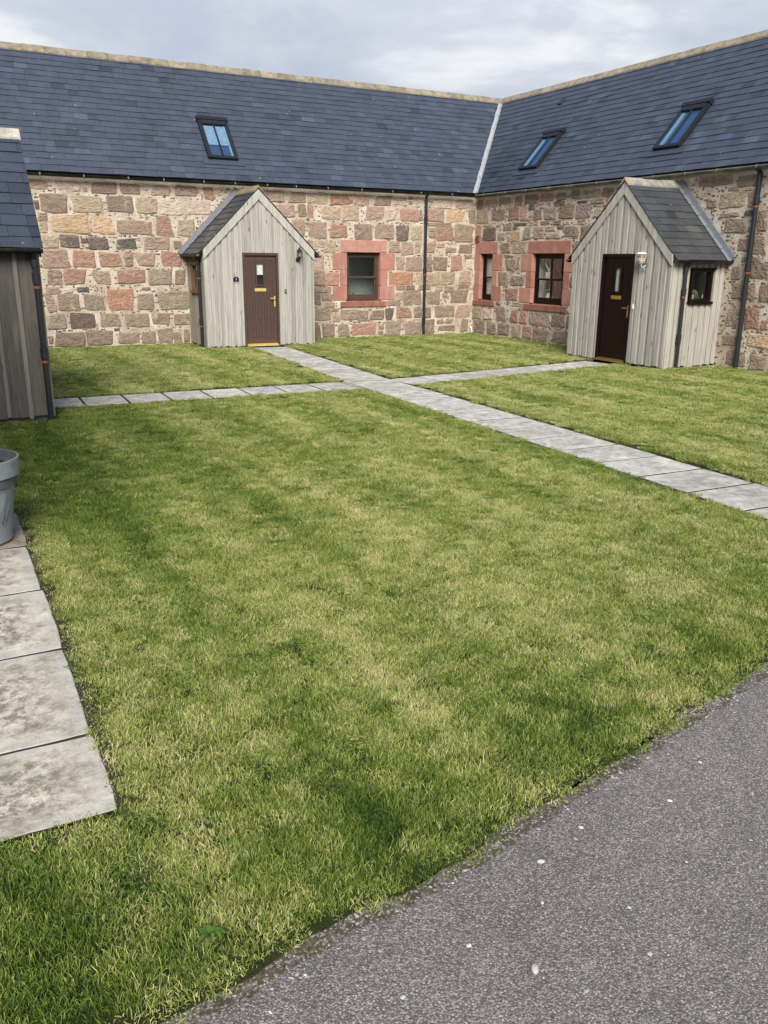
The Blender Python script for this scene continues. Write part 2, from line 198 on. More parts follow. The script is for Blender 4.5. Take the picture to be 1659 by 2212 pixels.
STONES_A = "-11.09,3.31,-10.72,3.47,p -10.57,3.29,-10.09,3.47,l -10.03,3.28,-9.94,3.36,r -9.88,3.28,-9.34,3.48,b -9.25,3.28,-8.83,3.48,b -8.59,3.28,-8.18,3.47,p -8.06,3.29,-7.57,3.5,b -7.4,3.24,-7.14,3.48,r -11.05,2.9,-10.94,3.07,d -10.91,2.84,-10.37,3.23,b -10.28,2.88,-9.65,3.21,t -9.55,2.9,-8.99,3.21,b -8.95,2.88,-8.49,3.2,t -8.46,2.89,-7.88,3.2,l -7.83,2.91,-7.29,3.19,l -10.99,2.67,-10.81,2.83,b -11,2.43,-10.84,2.64,t -10.78,2.44,-9.96,2.81,o -9.9,2.45,-9.43,2.79,o -9.37,2.45,-8.63,2.72,p -8.54,2.42,-8.15,2.82,r -8.08,2.44,-7.66,2.79,t -10.94,2.13,-10.63,2.36,t -10.62,2.14,-10.21,2.39,d -10.17,2.24,-10.02,2.33,d -10,2.12,-9.61,2.35,d -9.44,2.13,-9.01,2.33,k -8.83,2.13,-8.25,2.38,p -8.16,2.16,-7.99,2.3,b -10.99,1.72,-10.43,2.1,p -10.37,1.74,-9.87,2.08,r -9.81,1.74,-9.31,2.06,r -9.29,1.92,-9.08,2.06,b -9.27,1.76,-9.09,1.9,b -9.08,1.75,-8.62,2.05,p -8.48,1.75,-8.01,2.06,r -10.91,1.51,-10.62,1.66,b -10.92,1.37,-10.63,1.48,b -10.58,1.37,-10.11,1.67,r -9.99,1.37,-9.61,1.64,p -9.46,1.38,-8.82,1.67,r -8.78,1.36,-8.25,1.66,g -8.18,1.36,-7.91,1.66,b -10.98,1.18,-10.7,1.31,p -10.62,1.19,-10.41,1.28,l -10.33,1.21,-10.1,1.3,k -11,0.98,-10.83,1.16,p -10.78,0.81,-10.3,1.18,b -10.2,0.83,-9.8,1.13,g -9.73,0.82,-9.15,1.27,R -9.05,0.81,-8.67,1.17,g -8.58,0.8,-7.91,1.2,g -8.96,1.24,-8.75,1.31,r -11.01,0.44,-10.63,0.76,g -10.54,0.44,-10.02,0.75,d -9.89,0.45,-9.45,0.74,b -9.38,0.44,-8.83,0.71,b -8.79,0.47,-8.37,0.73,b -8.25,0.46,-7.89,0.69,b -11,0.8,-10.82,0.95,p -10.9,0.06,-10.27,0.34,b -10.23,0.06,-9.63,0.37,b -9.54,0.07,-9.1,0.28,b -9.01,0.07,-8.71,0.3,b -8.64,0.05,-8.29,0.36,b -8.28,0.04,-8.11,0.3,b -8.05,0.05,-7.9,0.33,b -11.02,0.11,-10.94,0.28,b -9.63,0.35,-9.5,0.41,d -5.93,3.24,-5.46,3.49,p -5.36,3.24,-4.92,3.48,b -5.71,2.9,-5.21,3.2,p -5.1,2.92,-4.91,3.2,b -5.34,2.47,-4.96,2.85,p -4.85,3.26,-4.35,3.46,t -4.25,3.24,-3.77,3.46,R -3.74,3.28,-3.65,3.36,r -3.55,3.25,-3.22,3.47,p -3.06,3.26,-2.6,3.48,b -2.54,3.4,-2.14,3.47,t -2.52,3.29,-2.12,3.38,l -2.08,3.43,-1.95,3.5,b -2.07,3.31,-1.96,3.39,r -1.91,3.27,-1.65,3.48,l -1.31,3.25,-0.79,3.47,l -0.65,3.28,-0.11,3.48,t -4.88,2.91,-4.71,3.18,r -4.5,2.9,-4,3.17,t -3.98,2.88,-3.48,3.21,t -3.28,2.91,-2.82,3.21,p -2.74,2.91,-2.39,3.23,l -2.3,2.91,-1.79,3.19,r -1.76,2.93,-1.66,3.18,b -1.52,2.92,-1.02,3.22,p -0.93,2.91,-0.34,3.23,o -0.27,2.92,-0.05,3.23,b -4.83,2.45,-4.36,2.83,p -4.28,2.46,-3.8,2.76,r -3.62,2.45,-3.13,2.78,b -3.04,2.48,-2.47,2.8,p -2.42,2.44,-2.08,2.77,d -1.99,2.47,-1.66,2.78,t -1.52,2.81,-0.77,2.89,b -1.48,2.67,-1.28,2.75,t -1.46,2.52,-1.27,2.64,p -1.25,2.45,-0.73,2.79,r -0.66,2.45,-0.1,2.86,b -4.89,2.19,-4.75,2.4,t -4.72,2.24,-4.45,2.4,t -4.44,2.13,-4.15,2.37,t -2.66,2.3,-2.32,2.41,t -2.64,2.14,-2.31,2.28,p -2.28,2.08,-1.92,2.41,p -1.89,2.12,-1.67,2.4,t -1.54,2.15,-1.27,2.42,p -1.22,2.27,-0.96,2.38,t -0.94,2.15,-0.61,2.27,b -0.54,2.15,-0.11,2.35,b -4.75,1.69,-4.44,2.09,p -2.41,1.85,-2.16,2.02,t -2.4,1.7,-2.19,1.83,p -2.13,1.67,-1.64,2.02,p -1.51,1.99,-1.36,2.11,t -1.51,1.84,-1.32,1.96,b -1.5,1.66,-1.33,1.82,b -1.29,1.7,-0.89,2.02,b -0.77,1.69,-0.38,2.05,r -0.35,2,-0.1,2.1,b -0.29,1.74,-0.11,1.97,l -4.75,1.32,-4.43,1.65,b -4.42,1.32,-4.04,1.63,r -2.63,1.32,-1.92,1.62,R -1.82,1.34,-1.63,1.62,t -1.55,1.32,-1.12,1.62,t -1.08,1.32,-0.61,1.65,t -0.51,1.36,-0.11,1.66,p -4.77,1.15,-4.28,1.29,b -2.41,1.2,-2.15,1.31,b -2.12,1.2,-1.85,1.31,b -1.75,1.19,-1.37,1.32,b -1.23,1.16,-0.97,1.3,t -0.94,1.13,-0.64,1.29,b -0.5,1.23,-0.14,1.33,b -4.77,0.85,-4.56,1.12,b -4.53,0.94,-4.25,1.12,b -2.43,0.94,-2.23,1.13,t -2.19,0.82,-1.65,1.17,b -1.53,0.82,-1.07,1.13,b -1,0.99,-0.83,1.1,r -0.75,0.82,-0.15,1.19,b -4.47,0.78,-4.18,0.9,p -2.67,0.8,-2.29,0.93,b -4.7,0.47,-4.27,0.73,g -4.27,0.67,-4.06,0.76,r -4,0.48,-3.54,0.71,b -3.51,0.44,-3.25,0.67,b -3.17,0.47,-2.77,0.69,b -2.71,0.45,-2.48,0.74,d -2.4,0.49,-1.93,0.76,r -1.85,0.48,-1.65,0.75,b -1.56,0.47,-1.35,0.73,b -1.27,0.47,-0.61,0.77,b -0.56,0.46,-0.09,0.79,p -4.24,0.42,-4.02,0.58,t -4.75,0.04,-4.56,0.36,b -4.52,0.06,-4.19,0.37,b -4.08,0.06,-3.75,0.37,b -3.68,0.06,-2.99,0.37,r -2.93,0.19,-2.76,0.3,b -2.93,0.06,-2.78,0.16,b -2.7,0.03,-2.28,0.39,g -2.13,0.06,-1.63,0.35,b -1.51,0.03,-1.24,0.4,b -1.15,0.31,-0.94,0.4,r -0.87,0.31,-0.64,0.41,r -1.1,0.12,-0.56,0.26,b -0.38,0.07,-0.11,0.41,b"
STONES_B = "-0.04,3.26,0.28,3.47,b 0.38,3.3,0.91,3.47,p 0.99,3.33,1.51,3.49,p 1.64,3.28,1.94,3.5,r 2.04,3.31,2.54,3.5,b 2.63,3.32,3.11,3.49,r 3.22,3.32,3.59,3.49,b 3.73,3.32,4.01,3.5,b 4.15,3.32,4.69,3.49,t 4.74,3.31,5.1,3.48,r 0.03,2.91,0.59,3.21,t 0.69,2.95,1.27,3.2,b 1.4,2.93,1.84,3.23,r 1.89,2.92,2.19,3.23,p 2.21,3.15,2.46,3.26,k 2.39,2.9,2.77,3.13,b 2.82,2.91,3.26,3.15,g 3.36,2.9,3.87,3.18,b 3.92,2.88,4.44,3.18,v 3.15,3.2,3.53,3.28,d 4.41,3.18,4.82,3.27,p 3.95,3.22,4.29,3.26,d 4.54,2.91,4.76,3.07,t -0.05,2.58,0.27,2.86,r 0.34,2.8,0.75,2.87,t 1.2,2.69,1.57,2.83,b 1.65,2.79,2.17,2.86,d 2.24,2.78,2.62,2.88,t 2.7,2.79,3.05,2.86,b 3.18,2.77,3.45,2.86,b 3.48,2.76,3.75,2.83,t 4.02,2.75,4.28,2.86,p 1.62,2.7,1.78,2.76,d 0.36,2.47,0.89,2.74,d 1,2.46,1.31,2.63,g 1.43,2.43,1.96,2.65,o 2.03,2.47,2.36,2.74,g 2.48,2.47,2.86,2.74,p 2.89,2.65,3.28,2.75,t 3.32,2.67,3.55,2.75,k 2.94,2.47,3.46,2.6,t 3.6,2.51,4.07,2.72,b 4.15,2.4,4.61,2.72,b 3.85,2.45,4.07,2.49,b 1.12,2.13,1.57,2.39,b 1.66,2.14,2.21,2.41,p 3.9,2.2,4.15,2.39,b 1.35,1.7,1.8,1.99,b 1.85,1.77,1.98,1.93,b 1.31,2.05,1.74,2.11,t 1.1,1.32,1.52,1.65,b 1.64,1.36,2.19,1.59,b 1.43,0.97,1.94,1.25,r 1.07,0.85,1.25,0.92,b 1.77,0.84,2.22,0.94,t 3.9,1.36,3.99,1.61,d 1.09,0.43,1.55,0.8,b 1.65,0.44,2,0.76,r 2.1,0.42,2.4,0.72,r 2.46,0.42,3.26,0.73,t 3.33,0.44,3.8,0.71,b 3.88,0.42,3.99,0.72,b -0.08,0.43,0.4,0.7,t 0.49,0.44,0.99,0.71,l 2.01,0.74,2.19,0.8,b 0.08,0.06,0.6,0.39,b 0.68,0.07,1.12,0.38,g 1.21,0.07,1.72,0.38,b 1.82,0.05,2.17,0.38,t 2.23,0.09,2.61,0.36,r 2.66,0.04,3.28,0.34,b 3.37,0.06,3.93,0.34,b 7.38,3.34,8.18,3.52,b 8.28,3.29,8.73,3.47,b 8.09,3.22,8.33,3.28,p 8.41,3.21,8.65,3.27,o 7.91,2.93,8.5,3.19,t 8.54,2.91,8.78,3.17,p 7.65,2.95,7.86,3.08,b 7.96,2.77,8.4,2.84,g 8.11,2.48,8.6,2.73,b 8.83,2.51,9.02,2.86,b 8.51,2.77,8.68,2.86,d 8.46,2.16,8.68,2.37,v 8.76,2.1,9.09,2.43,b 8.39,1.65,8.59,1.88,b 8.81,1.68,9.16,1.94,b 8.47,1.31,8.68,1.58,b 8.72,1.31,8.95,1.54,b 9.04,1.27,9.23,1.56,b 8.38,0.79,8.61,1.12,g 8.8,0.78,9.14,1.15,r 8.92,0.46,9.35,0.68,o 8.34,0.43,8.72,0.62,b 8.51,0.08,8.92,0.32,b 9.04,0.04,9.43,0.3,p 9.18,0.79,9.31,0.95,r 8.58,1.97,8.97,2.04,b 8.96,1.17,9.21,1.21,b"
# ------------------------------------------------------------------ mesh helpers
coll = sc.collection
class MB:
    def __init__(s): s.v = []; s.f = []; s.c = []
    def add(s, vs, fs, col=(1, 1, 1)):
        b = len(s.v); s.v += [tuple(x) for x in vs]; s.f += [tuple(b+i for i in f) for f in fs]; s.c += [col]*len(vs); return s
    def box(s, x0, x1, y0, y1, z0, z1, col=(1, 1, 1)):
        return s.add([(x0, y0, z0), (x1, y0, z0), (x1, y1, z0), (x0, y1, z0), (x0, y0, z1), (x1, y0, z1), (x1, y1, z1), (x0, y1, z1)],
                     [(0, 3, 2, 1), (4, 5, 6, 7), (0, 1, 5, 4), (1, 2, 6, 5), (2, 3, 7, 6), (3, 0, 4, 7)], col)
    def hexa(s, p, col=(1, 1, 1)):   # 8 corners, box order
        return s.add(p, [(0, 3, 2, 1), (4, 5, 6, 7), (0, 1, 5, 4), (1, 2, 6, 5), (2, 3, 7, 6), (3, 0, 4, 7)], col)
    def tube(s, pts, r, n=10, col=(1, 1, 1), cap=True):
        pts = [Vector(p) for p in pts]; rings = []
        for i, p in enumerate(pts):
            d = (pts[min(i+1, len(pts)-1)] - pts[max(i-1, 0)]).normalized()
            a = Vector((0, 0, 1)) if abs(d.z) < .9 else Vector((1, 0, 0)); e1 = d.cross(a).normalized(); e2 = d.cross(e1)
            rr = r[i] if isinstance(r, (list, tuple)) else r
            rings.append([p + (e1*math.cos(t) + e2*math.sin(t))*rr for t in [2*math.pi*k/n for k in range(n)]])
        vs = [q for ring in rings for q in ring]; fs = []
        for i in range(len(pts)-1):
            for k in range(n): fs.append((i*n+k, i*n+(k+1) % n, (i+1)*n+(k+1) % n, (i+1)*n+k))
        if cap: fs.append(tuple(range(n))[::-1]); fs.append(tuple((len(pts)-1)*n+k for k in range(n)))
        return s.add(vs, fs, col)
    def lathe(s, prof, c=(0, 0, 0), n=28, col=(1, 1, 1)):
        vs = []; fs = []
        for r, z in prof:
            for k in range(n): t = 2*math.pi*k/n; vs.append((c[0]+r*math.cos(t), c[1]+r*math.sin(t), c[2]+z))
        for i in range(len(prof)-1):
            for k in range(n): fs.append((i*n+k, i*n+(k+1) % n, (i+1)*n+(k+1) % n, (i+1)*n+k))
        return s.add(vs, fs, col)
    def extrude(s, poly, ax, a0, a1, col=(1, 1, 1)):   # poly: 2d list in the plane perpendicular to axis ax
        def P(p, a): return {0: (a, p[0], p[1]), 1: (p[0], a, p[1]), 2: (p[0], p[1], a)}[ax]
        n = len(poly); vs = [P(p, a0) for p in poly] + [P(p, a1) for p in poly]
        fs = [tuple(range(n)), tuple(range(2*n-1, n-1, -1))] + [(i, i+n, (i+1) % n+n, (i+1) % n) for i in range(n)]
        return s.add(vs, fs, col)
    def build(s, name, mat, parent=None, smooth=False, fix=False):
        me = bpy.data.meshes.new(name); me.from_pydata(s.v, [], s.f)
        ca = me.color_attributes.new('Col', 'FLOAT_COLOR', 'POINT')
        ca.data.foreach_set('color', np.array([(*c, 1) for c in s.c], dtype=np.float32).ravel())
        if fix:
            bm = bmesh.new(); bm.from_mesh(me); bmesh.ops.recalc_face_normals(bm, faces=bm.faces); bm.to_mesh(me); bm.free()
        me.materials.append(M[mat]); o = bpy.data.objects.new(name, me); coll.objects.link(o); o.parent = parent
        if smooth: me.shade_smooth()
        return o
def tag(o, label=None, cat=None, group=None, kind=None):
    if label: o['label'] = label
    if cat: o['category'] = cat
    if group: o['group'] = group
    if kind: o['kind'] = kind
    return o
def empty(name, loc, rz=0):
    o = bpy.data.objects.new(name, None); coll.objects.link(o); o.location = loc; o.rotation_euler = (0, 0, rz); o.empty_display_size = .2; return o
def box(name, mat, parent, *a, col=(1, 1, 1)): return MB().box(*a, col=col).build(name, mat, parent)
U = random.uniform
def jit(c, a=.12):
    k = 1+U(-a, a); return tuple(max(0, x*k*(1+U(-a, a)*.15)) for x in c)
def wpos(root, p): return Matrix.Translation(root.location) @ root.rotation_euler.to_matrix().to_4x4() @ Vector(p)
# ------------------------------------------------------------------ slates laid in courses on a slope
SLATE = (.046, .056, .079)
def slates(root, roof, O, Ua, Ta, lo, hi, T, gauge, width, base=SLATE, limit=300, spread=.11, colf=None, t0=0.0):
    O, Ua, Ta = Vector(O), Vector(Ua), Vector(Ta); Nn = Ua.cross(Ta); out = []
    k = 0; t = t0
    while t < T-.03:
        g = gauge; t1 = min(t+g+.035, T); u = min(lo(t), lo(t1)) - U(0, width)
        top = max(hi(t), hi(t1))
        while u < top:
            w = width*U(.72, 1.28); a, b = u+.002, u+w-.002; u += w
            ab, bb = max(a, lo(t)), min(b, hi(t)); at, bt = max(a, lo(t1)), min(b, hi(t1))
            if bb-ab < .02 and bt-at < .02: continue
            if bb < ab: bb = ab = (ab+bb)/2
            if bt < at: bt = at = (at+bt)/2
            dt = U(-.006, .006); h0 = .014+U(-.003, .004); th = .008; j = U(-.004, .004)
            P = lambda uu, tt, hh: O + Ua*uu + Ta*tt + Nn*hh
            h1 = .001
            vs = [P(ab, t+dt+j, h0), P(bb, t+dt-j, h0+U(-.002, .003)), P(bt, t1, h1), P(at, t1, h1)]
            vs = vs + [v+Nn*th for v in vs]
            c = jit(base, spread)
            if random.random() < .04: c = tuple(x*U(1.2, 1.4) for x in c)
            if random.random() < .04: c = tuple(x*.7 for x in c)
            if colf: c = colf(c, (ab+bb)/2, t)
            out.append((vs, c))
        t += g; k += 1
    def key(s):
        p = wpos(root, s[0][0]); d = p-CAM; z = d.dot(fw); px = abs(d.dot(r2)/z)
        return d.length + (100 if px > .47 else 0)
    out.sort(key=key); rest = MB()
    for i, (vs, c) in enumerate(out):
        if i < limit: MB().hexa(vs, c).build('slate', 'slate', roof)
        else: rest.hexa(vs, c)
    if rest.v: tag(rest.build('slates', 'slate', roof), kind='stuff')
def ridge_tiles(parent, p0, p1, slope, length=.46, wing=.17, col=(.27, .235, .175), lift=.02):
    p0, p1 = Vector(p0), Vector(p1); d = (p1-p0); n = max(1, round(d.length/length)); d /= n; side = Vector((d.y, -d.x, 0)).normalized()
    for i in range(n):
        a = p0+d*i+d.normalized()*.004; b = p0+d*(i+1)-d.normalized()*.004; dz = U(-.007, .007); prof = []
        c, s = math.cos(slope), math.sin(slope)
        for (w, h) in ((wing, 0), (wing, .025), (.05, .026), (0, .034), (-.05, .026), (-wing, .025), (-wing, 0), (0, 0)):
            prof.append(side*(w*c) + Vector((0, 0, -abs(w)*s+h*1.3+lift+dz)))
        vs = [a+q for q in prof]+[b+q for q in prof]; k = len(prof)
        fs = [tuple(range(k))[::-1], tuple(range(k, 2*k))] + [(j, (j+1) % k, (j+1) % k+k, j+k) for j in range(k)]
        MB().add(vs, fs, jit(col, .15)).build('ridge_tile', 'ridge', parent)
# ------------------------------------------------------------------ rubble walling
PAL = dict(p=(.345, .245, .19), r=(.335, .205, .15), R=(.37, .20, .135), b=(.255, .19, .145), d=(.15, .112, .097), t=(.385, .30, .215), o=(.49, .345, .215), g=(.275, .225, .17), k=(.13, .122, .10), l=(.51, .41, .335), v=(.30, .21, .19))
def stone_geo(u0, z0, u1, z1, col, mb, bulge=.02, inset=.005, seg=3):
    e = min(.028, .11*min(u1-u0, z1-z0)) if seg > 2 else 0; u0 -= e; u1 += e; z0 -= e; z1 += e
    w, h = u1-u0, z1-z0; q = min(w, h)
    cs = [(u0+U(-.02, .10)*q, z0+U(-.02, .07)*q), (u1-U(-.02, .10)*q, z0+U(-.02, .07)*q), (u1-U(-.02, .16)*q, z1-U(-.02, .10)*q), (u0+U(-.02, .16)*q, z1-U(-.02, .10)*q)]
    if seg > 2 and random.random() < .45:
        i = random.randrange(4); cs[i] = (cs[i][0]+(.22 if i in (0, 3) else -.22)*q*U(.5, 1.2), cs[i][1]+(.06 if i < 2 else -.06)*q)
    ring = []
    for i in range(4):
        a, b = cs[i], cs[(i+1) % 4]
        for k in range(seg):
            f = .07+.86*k/(seg-1)
            ring.append((a[0]+(b[0]-a[0])*f+U(-.035, .035)*q, a[1]+(b[1]-a[1])*f+U(-.035, .035)*q))
    n = len(ring); cx, cz = (u0+u1)/2, (z0+z1)/2; vs = []
    for (sc_, dep, jj) in ((1.04, .03, 0), (.985, -inset, .004), (.86, -bulge*.85, .006), (.45, -bulge, .008)):
        for (x, z) in ring: vs.append((cx+(x-cx)*sc_, dep+U(-jj, jj), cz+(z-cz)*sc_))
    fs = []
    for i in range(3):
        for k in range(n): fs.append((i*n+k, i*n+(k+1) % n, (i+1)*n+(k+1) % n, (i+1)*n+k))
    vs.append((cx, -bulge+U(-.006, .006), cz)); c = len(vs)-1
    fs += [(3*n+k, 3*n+(k+1) % n, c) for k in range(n)]
    mb.add(vs, fs, col); return mb
def mortar_face(u0, u1, z0, z1, holes, step=.06, amp=.011):
    us = sorted(set([u0, u1]+[h[i] for h in holes for i in (0, 2)])); zs = sorted(set([z0, z1]+[h[i] for h in holes for i in (1, 3)]))
    def fine(a):
        o = []
        for p, q in zip(a, a[1:]):
            n = max(1, round((q-p)/step)); o += [p+(q-p)*k/n for k in range(n)]
        return o+[a[-1]]
    us, zs = fine(us), fine(zs); mb = MB(); nu = len(us); vs = []
    for z in zs:
        for u in us: vs.append((u, amp*noise.fractal(Vector((u*5, 3, z*6)), .7, 2, 4), z))
    fs = []
    for j in range(len(zs)-1):
        for i in range(nu-1):
            cu, cz = (us[i]+us[i+1])/2, (zs[j]+zs[j+1])/2
            if any(h[0] < cu < h[2] and h[1] < cz < h[3] for h in holes): continue
            fs.append((j*nu+i, j*nu+i+1, (j+1)*nu+i+1, (j+1)*nu+i))
    return mb.add(vs, fs)
def lay_stones(wall, text, holes, fills, area, blocked, npin=5000):
    rects = []
    for s in text.split():
        v = s.split(','); r = [float(x) for x in v[:4]]
        if r[1] < -.02: r[1] = -.02
        rects.append((*r, v[4]))
    for (a, b, z0, z1) in fills:                      # stretches the photograph does not show
        z = z0
        while z < z1-.1:
            h = min(U(.26, .40), z1-z-.03); u = a+U(0, .1)
            while u < b-.12:
                w = min(U(.25, .62), b-u); g = U(.02, .07)
                q = (u, z+U(0, .04), u+w-g, z+h-U(.01, .05))
                if not any(min(r[2], q[2])-max(r[0], q[0]) > -.01 and min(r[3], q[3])-max(r[1], q[1]) > -.01 for r in rects): rects.append((*q, random.choice('pprbbbtgdlo'))); u += w+U(0, .05)
                else: u += .07
            z += h+.025
    ok = []
    for r in rects:
        if any(min(r[2], h[2])-max(r[0], h[0]) > .03 and min(r[3], h[3])-max(r[1], h[1]) > .03 for h in holes): 
            continue
        ok.append(r)
    for r in ok:
        big = (r[2]-r[0])*(r[3]-r[1]) > .012
        stone_geo(*r[:4], jit(PAL[r[4]], .13), MB(), U(.012, .026) if big else .012).build('stone', 'stone', wall)
    A = np.array([r[:4] for r in ok]); H = np.array([h for h in holes+blocked]) if holes+blocked else np.zeros((0, 4)); P = np.zeros((0, 4)); mb = MB()
    for i in range(npin):
        w, h = (U(.035, .11), U(.018, .04)) if random.random() < .7 else (U(.02, .05), U(.03, .06))
        u, z = U(area[0], area[1]-w), U(area[2], area[3]-h); q = (u, z, u+w, z+h)
        hit = False
        for S_, gp in ((A, .001), (H, .008), (P, .008)):
            if len(S_) and np.any((np.minimum(S_[:, 2], q[2])-np.maximum(S_[:, 0], q[0]) > -gp) & (np.minimum(S_[:, 3], q[3])-np.maximum(S_[:, 1], q[1]) > -gp)): hit = True; break
        if hit: continue
        P = np.vstack([P, q]); stone_geo(*q, jit(PAL[random.choice('pbbbbtgdrl')], .15), mb, .012, .006, 2)
    if mb.v: tag(mb.build('pinning_stones', 'stone', wall, smooth=True), kind='stuff')
REDS = ((.37, .175, .13), (.40, .195, .15), (.35, .16, .12), (.42, .215, .165))
def dressed(parent, r, d0=-.014, d1=.17):
    u0, z0, u1, z1 = r; g = .004; c = jit(random.choice(REDS), .08); b = .008; u0 += g; u1 -= g; z0 += g; z1 -= g
    mb = MB(); mb.add([(u0, d1, z0), (u1, d1, z0), (u1, d1, z1), (u0, d1, z1), (u0, d0+b, z0), (u1, d0+b, z0), (u1, d0+b, z1), (u0, d0+b, z1), (u0+b, d0, z0+b), (u1-b, d0, z0+b), (u1-b, d0, z1-b), (u0+b, d0, z1-b)],
        [(0, 1, 2, 3), (0, 4, 5, 1), (1, 5, 6, 2), (2, 6, 7, 3), (3, 7, 4, 0), (4, 8, 9, 5), (5, 9, 10, 6), (6, 10, 11, 7), (7, 11, 8, 4), (8, 11, 10, 9)], c)
    return mb.build('dressed_stone', 'red', parent, fix=True)
def sash_window(root, u0, u1, z0, z1, paint, bars=0, depth=1.7):
    """recessed sash window with its pale room behind"""
    d = .10; f = .055; mb = MB()
    mb.box(u0, u0+f, d, d+.075, z0, z1).box(u1-f, u1, d, d+.075, z0, z1).box(u0+f, u1-f, d, d+.075, z1-f-.01, z1).box(u0+f, u1-f, d-.03, d+.075, z0, z0+.05)
    win = mb.build('window', paint, root); zm = z0+(z1-z0)*.49
    for (nm, a, b, dd) in (('upper_sash', zm-.025, z1-f-.012, d+.012), ('lower_sash', z0+.052, zm+.02, d+.034)):
        q = MB(); s = .045; l, r = u0+f+.002, u1-f-.002
        q.box(l, l+s, dd, dd+.03, a, b).box(r-s, r, dd, dd+.03, a, b).box(l+s, r-s, dd, dd+.03, b-s, b).box(l+s, r-s, dd, dd+.03, a, a+(s if nm == 'upper_sash' else .085))
        if bars: q.box((l+r)/2-.028, (l+r)/2+.028, dd+.002, dd+.028, a+.04, b-.04)
        q.build(nm, paint, win)
        MB().box(l+s-.004, r-s+.004, dd+.012, dd+.016, a+.04, b-s+.004).build('pane', 'glass', win)
    # inner reveal and the room
    q = MB(); e = .19; w = .52
    q.add([(u0, e, z0), (u1, e, z0), (u1, e, z1), (u0, e, z1), (u0-.08, w, z0), (u1+.08, w, z0), (u1+.08, w, z1), (u0-.08, w, z1)], [(0, 4, 5, 1), (1, 5, 6, 2), (2, 6, 7, 3), (3, 7, 4, 0)]).build('window_reveal', 'white_paint', root)
    R0, R1, B, h0, h1 = u0-.75, u1+.75, depth, .0, 2.6; v = [(R0, w, h0), (R1, w, h0), (R1, w, h1), (R0, w, h1), (R0, B, h0), (R1, B, h0), (R1, B, h1), (R0, B, h1), (u0-.08, w, z0), (u1+.08, w, z0), (u1+.08, w, z1), (u0-.08, w, z1)]
    MB().add(v, [(4, 5, 6, 7), (0, 4, 7, 3), (1, 5, 6, 2), (0, 1, 5, 4), (3, 2, 6, 7), (0, 1, 9, 8), (1, 2, 10, 9), (2, 3, 11, 10), (3, 0, 8, 11)]).build('room', 'wall_paint', root)
    return win
def gutter_geo(mb, p0, p1, out, r=.058, n=8):
    p0, p1, out = Vector(p0), Vector(p1), Vector(out); vs = []; fs = []
    for rr in (r, r-.006):
        for p in (p0, p1):
            for k in range(n+1): t = math.pi*k/n; vs.append(p + out*(rr*math.cos(t)) - Vector((0, 0, rr*math.sin(t))))
    m_ = n+1
    for k in range(n): fs += [(k, k+1, m_+k+1, m_+k), (2*m_+k, 3*m_+k, 3*m_+k+1, 2*m_+k+1)]
    for b in (0, m_): fs += [(b+k, b+k+1, 2*m_+b+k+1, 2*m_+b+k) for k in range(n)] + [tuple(b+k for k in range(m_))]
    fs += [(0, m_, 3*m_, 2*m_), (n, m_+n, 3*m_+n, 2*m_+n)]
    return mb.add(vs, fs)
def downpipe(root, u, d, z0, z1, r=.038, joints=(), axis=None, wall_d=None, mat='black_plastic', into=(0, 1)):
    pts = [(u, d, z0), (u, d, z1)]; pipe = MB().tube(pts, r, 14).build('downpipe', mat, root, smooth=False)
    for z in joints: MB().tube([(u, d, z), (u, d, z+.10)], r+.010, 14).tube([(u, d, z+.10), (u, d, z+.125)], r+.014, 14).build('collar', mat, pipe)
    for z in joints:
        q = MB().tube([(u, d, z-.05), (u, d, z-.02)], r+.008, 12)
        iu, idd = into; lx = .07
        q.box(min(u, u+iu*lx)-.018, max(u, u+iu*lx)+.018, min(d, d+idd*lx)-.018, max(d, d+idd*lx)+.018, z-.046, z-.026); q.build('bracket', 'rust' if random.random() < .5 else mat, pipe)
    return pipe
# ------------------------------------------------------------------ skylight lying on a slope
def skylight(root, O, Ua, Ta, uc, t0, t1, blind, w=.70):
    O, Ua, Ta = Vector(O), Vector(Ua), Vector(Ta); Nn = Ua.cross(Ta)
    def bx(mb, a0, a1, b0, b1, h0, h1): return mb.hexa([O+Ua*a+Ta*b+Nn*h for h in (h0, h1) for (a, b) in ((a0, b0), (a1, b0), (a1, b1), (a0, b1))])
    l, r = uc-w/2, uc+w/2; mb = MB(); bx(mb, l, l+.085, t0, t1, .0, .105); bx(mb, r-.085, r, t0, t1, .0, .105); bx(mb, l+.085, r-.085, t0, t0+.075, 0, .10); bx(mb, l+.085, r-.085, t1-.20, t1, 0, .11)
    sk = mb.build('skylight', 'grey_frame', root)
    q = MB(); bx(q, l-.02, r+.02, t1-.075, t1+.03, .03, .135); bx(q, l+.05, r-.05, t1-.20, t1-.085, .11, .125); q.build('hood', 'grey_frame', sk)
    q = MB(); bx(q, uc-.014, uc+.014, t0+.07, t1-.19, .075, .112); q.build('glazing_bar', 'grey_frame', sk)
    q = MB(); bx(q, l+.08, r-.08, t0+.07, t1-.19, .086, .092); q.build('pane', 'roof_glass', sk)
    q = MB(); bx(q, l+.08, r-.08, t0+.07, t1-.19, .026, .030); q.build('shaft', 'loft_shade', sk)
    if blind: q = MB(); bx(q, l+.10, r-.13, t1-.20-blind, t1-.215, .060, .064); bx(q, r-.125, r-.087, t0+.08, t1-.21, .035, .075); q.build('blind', 'white_blind', sk)
    else: q = MB(); bx(q, l+.087, l+.15, t0+.08, t1-.21, .035, .07); q.build('reveal', 'white_blind', sk)
    q = MB(); bx(q, l-.14, r+.14, t0-.15, t0-.001, .022, .036); q.build('apron', 'apron', sk)
    return sk
simple('apron', (.045, .056, .08), .5); simple('loft_shade', (.10, .115, .15), .8)
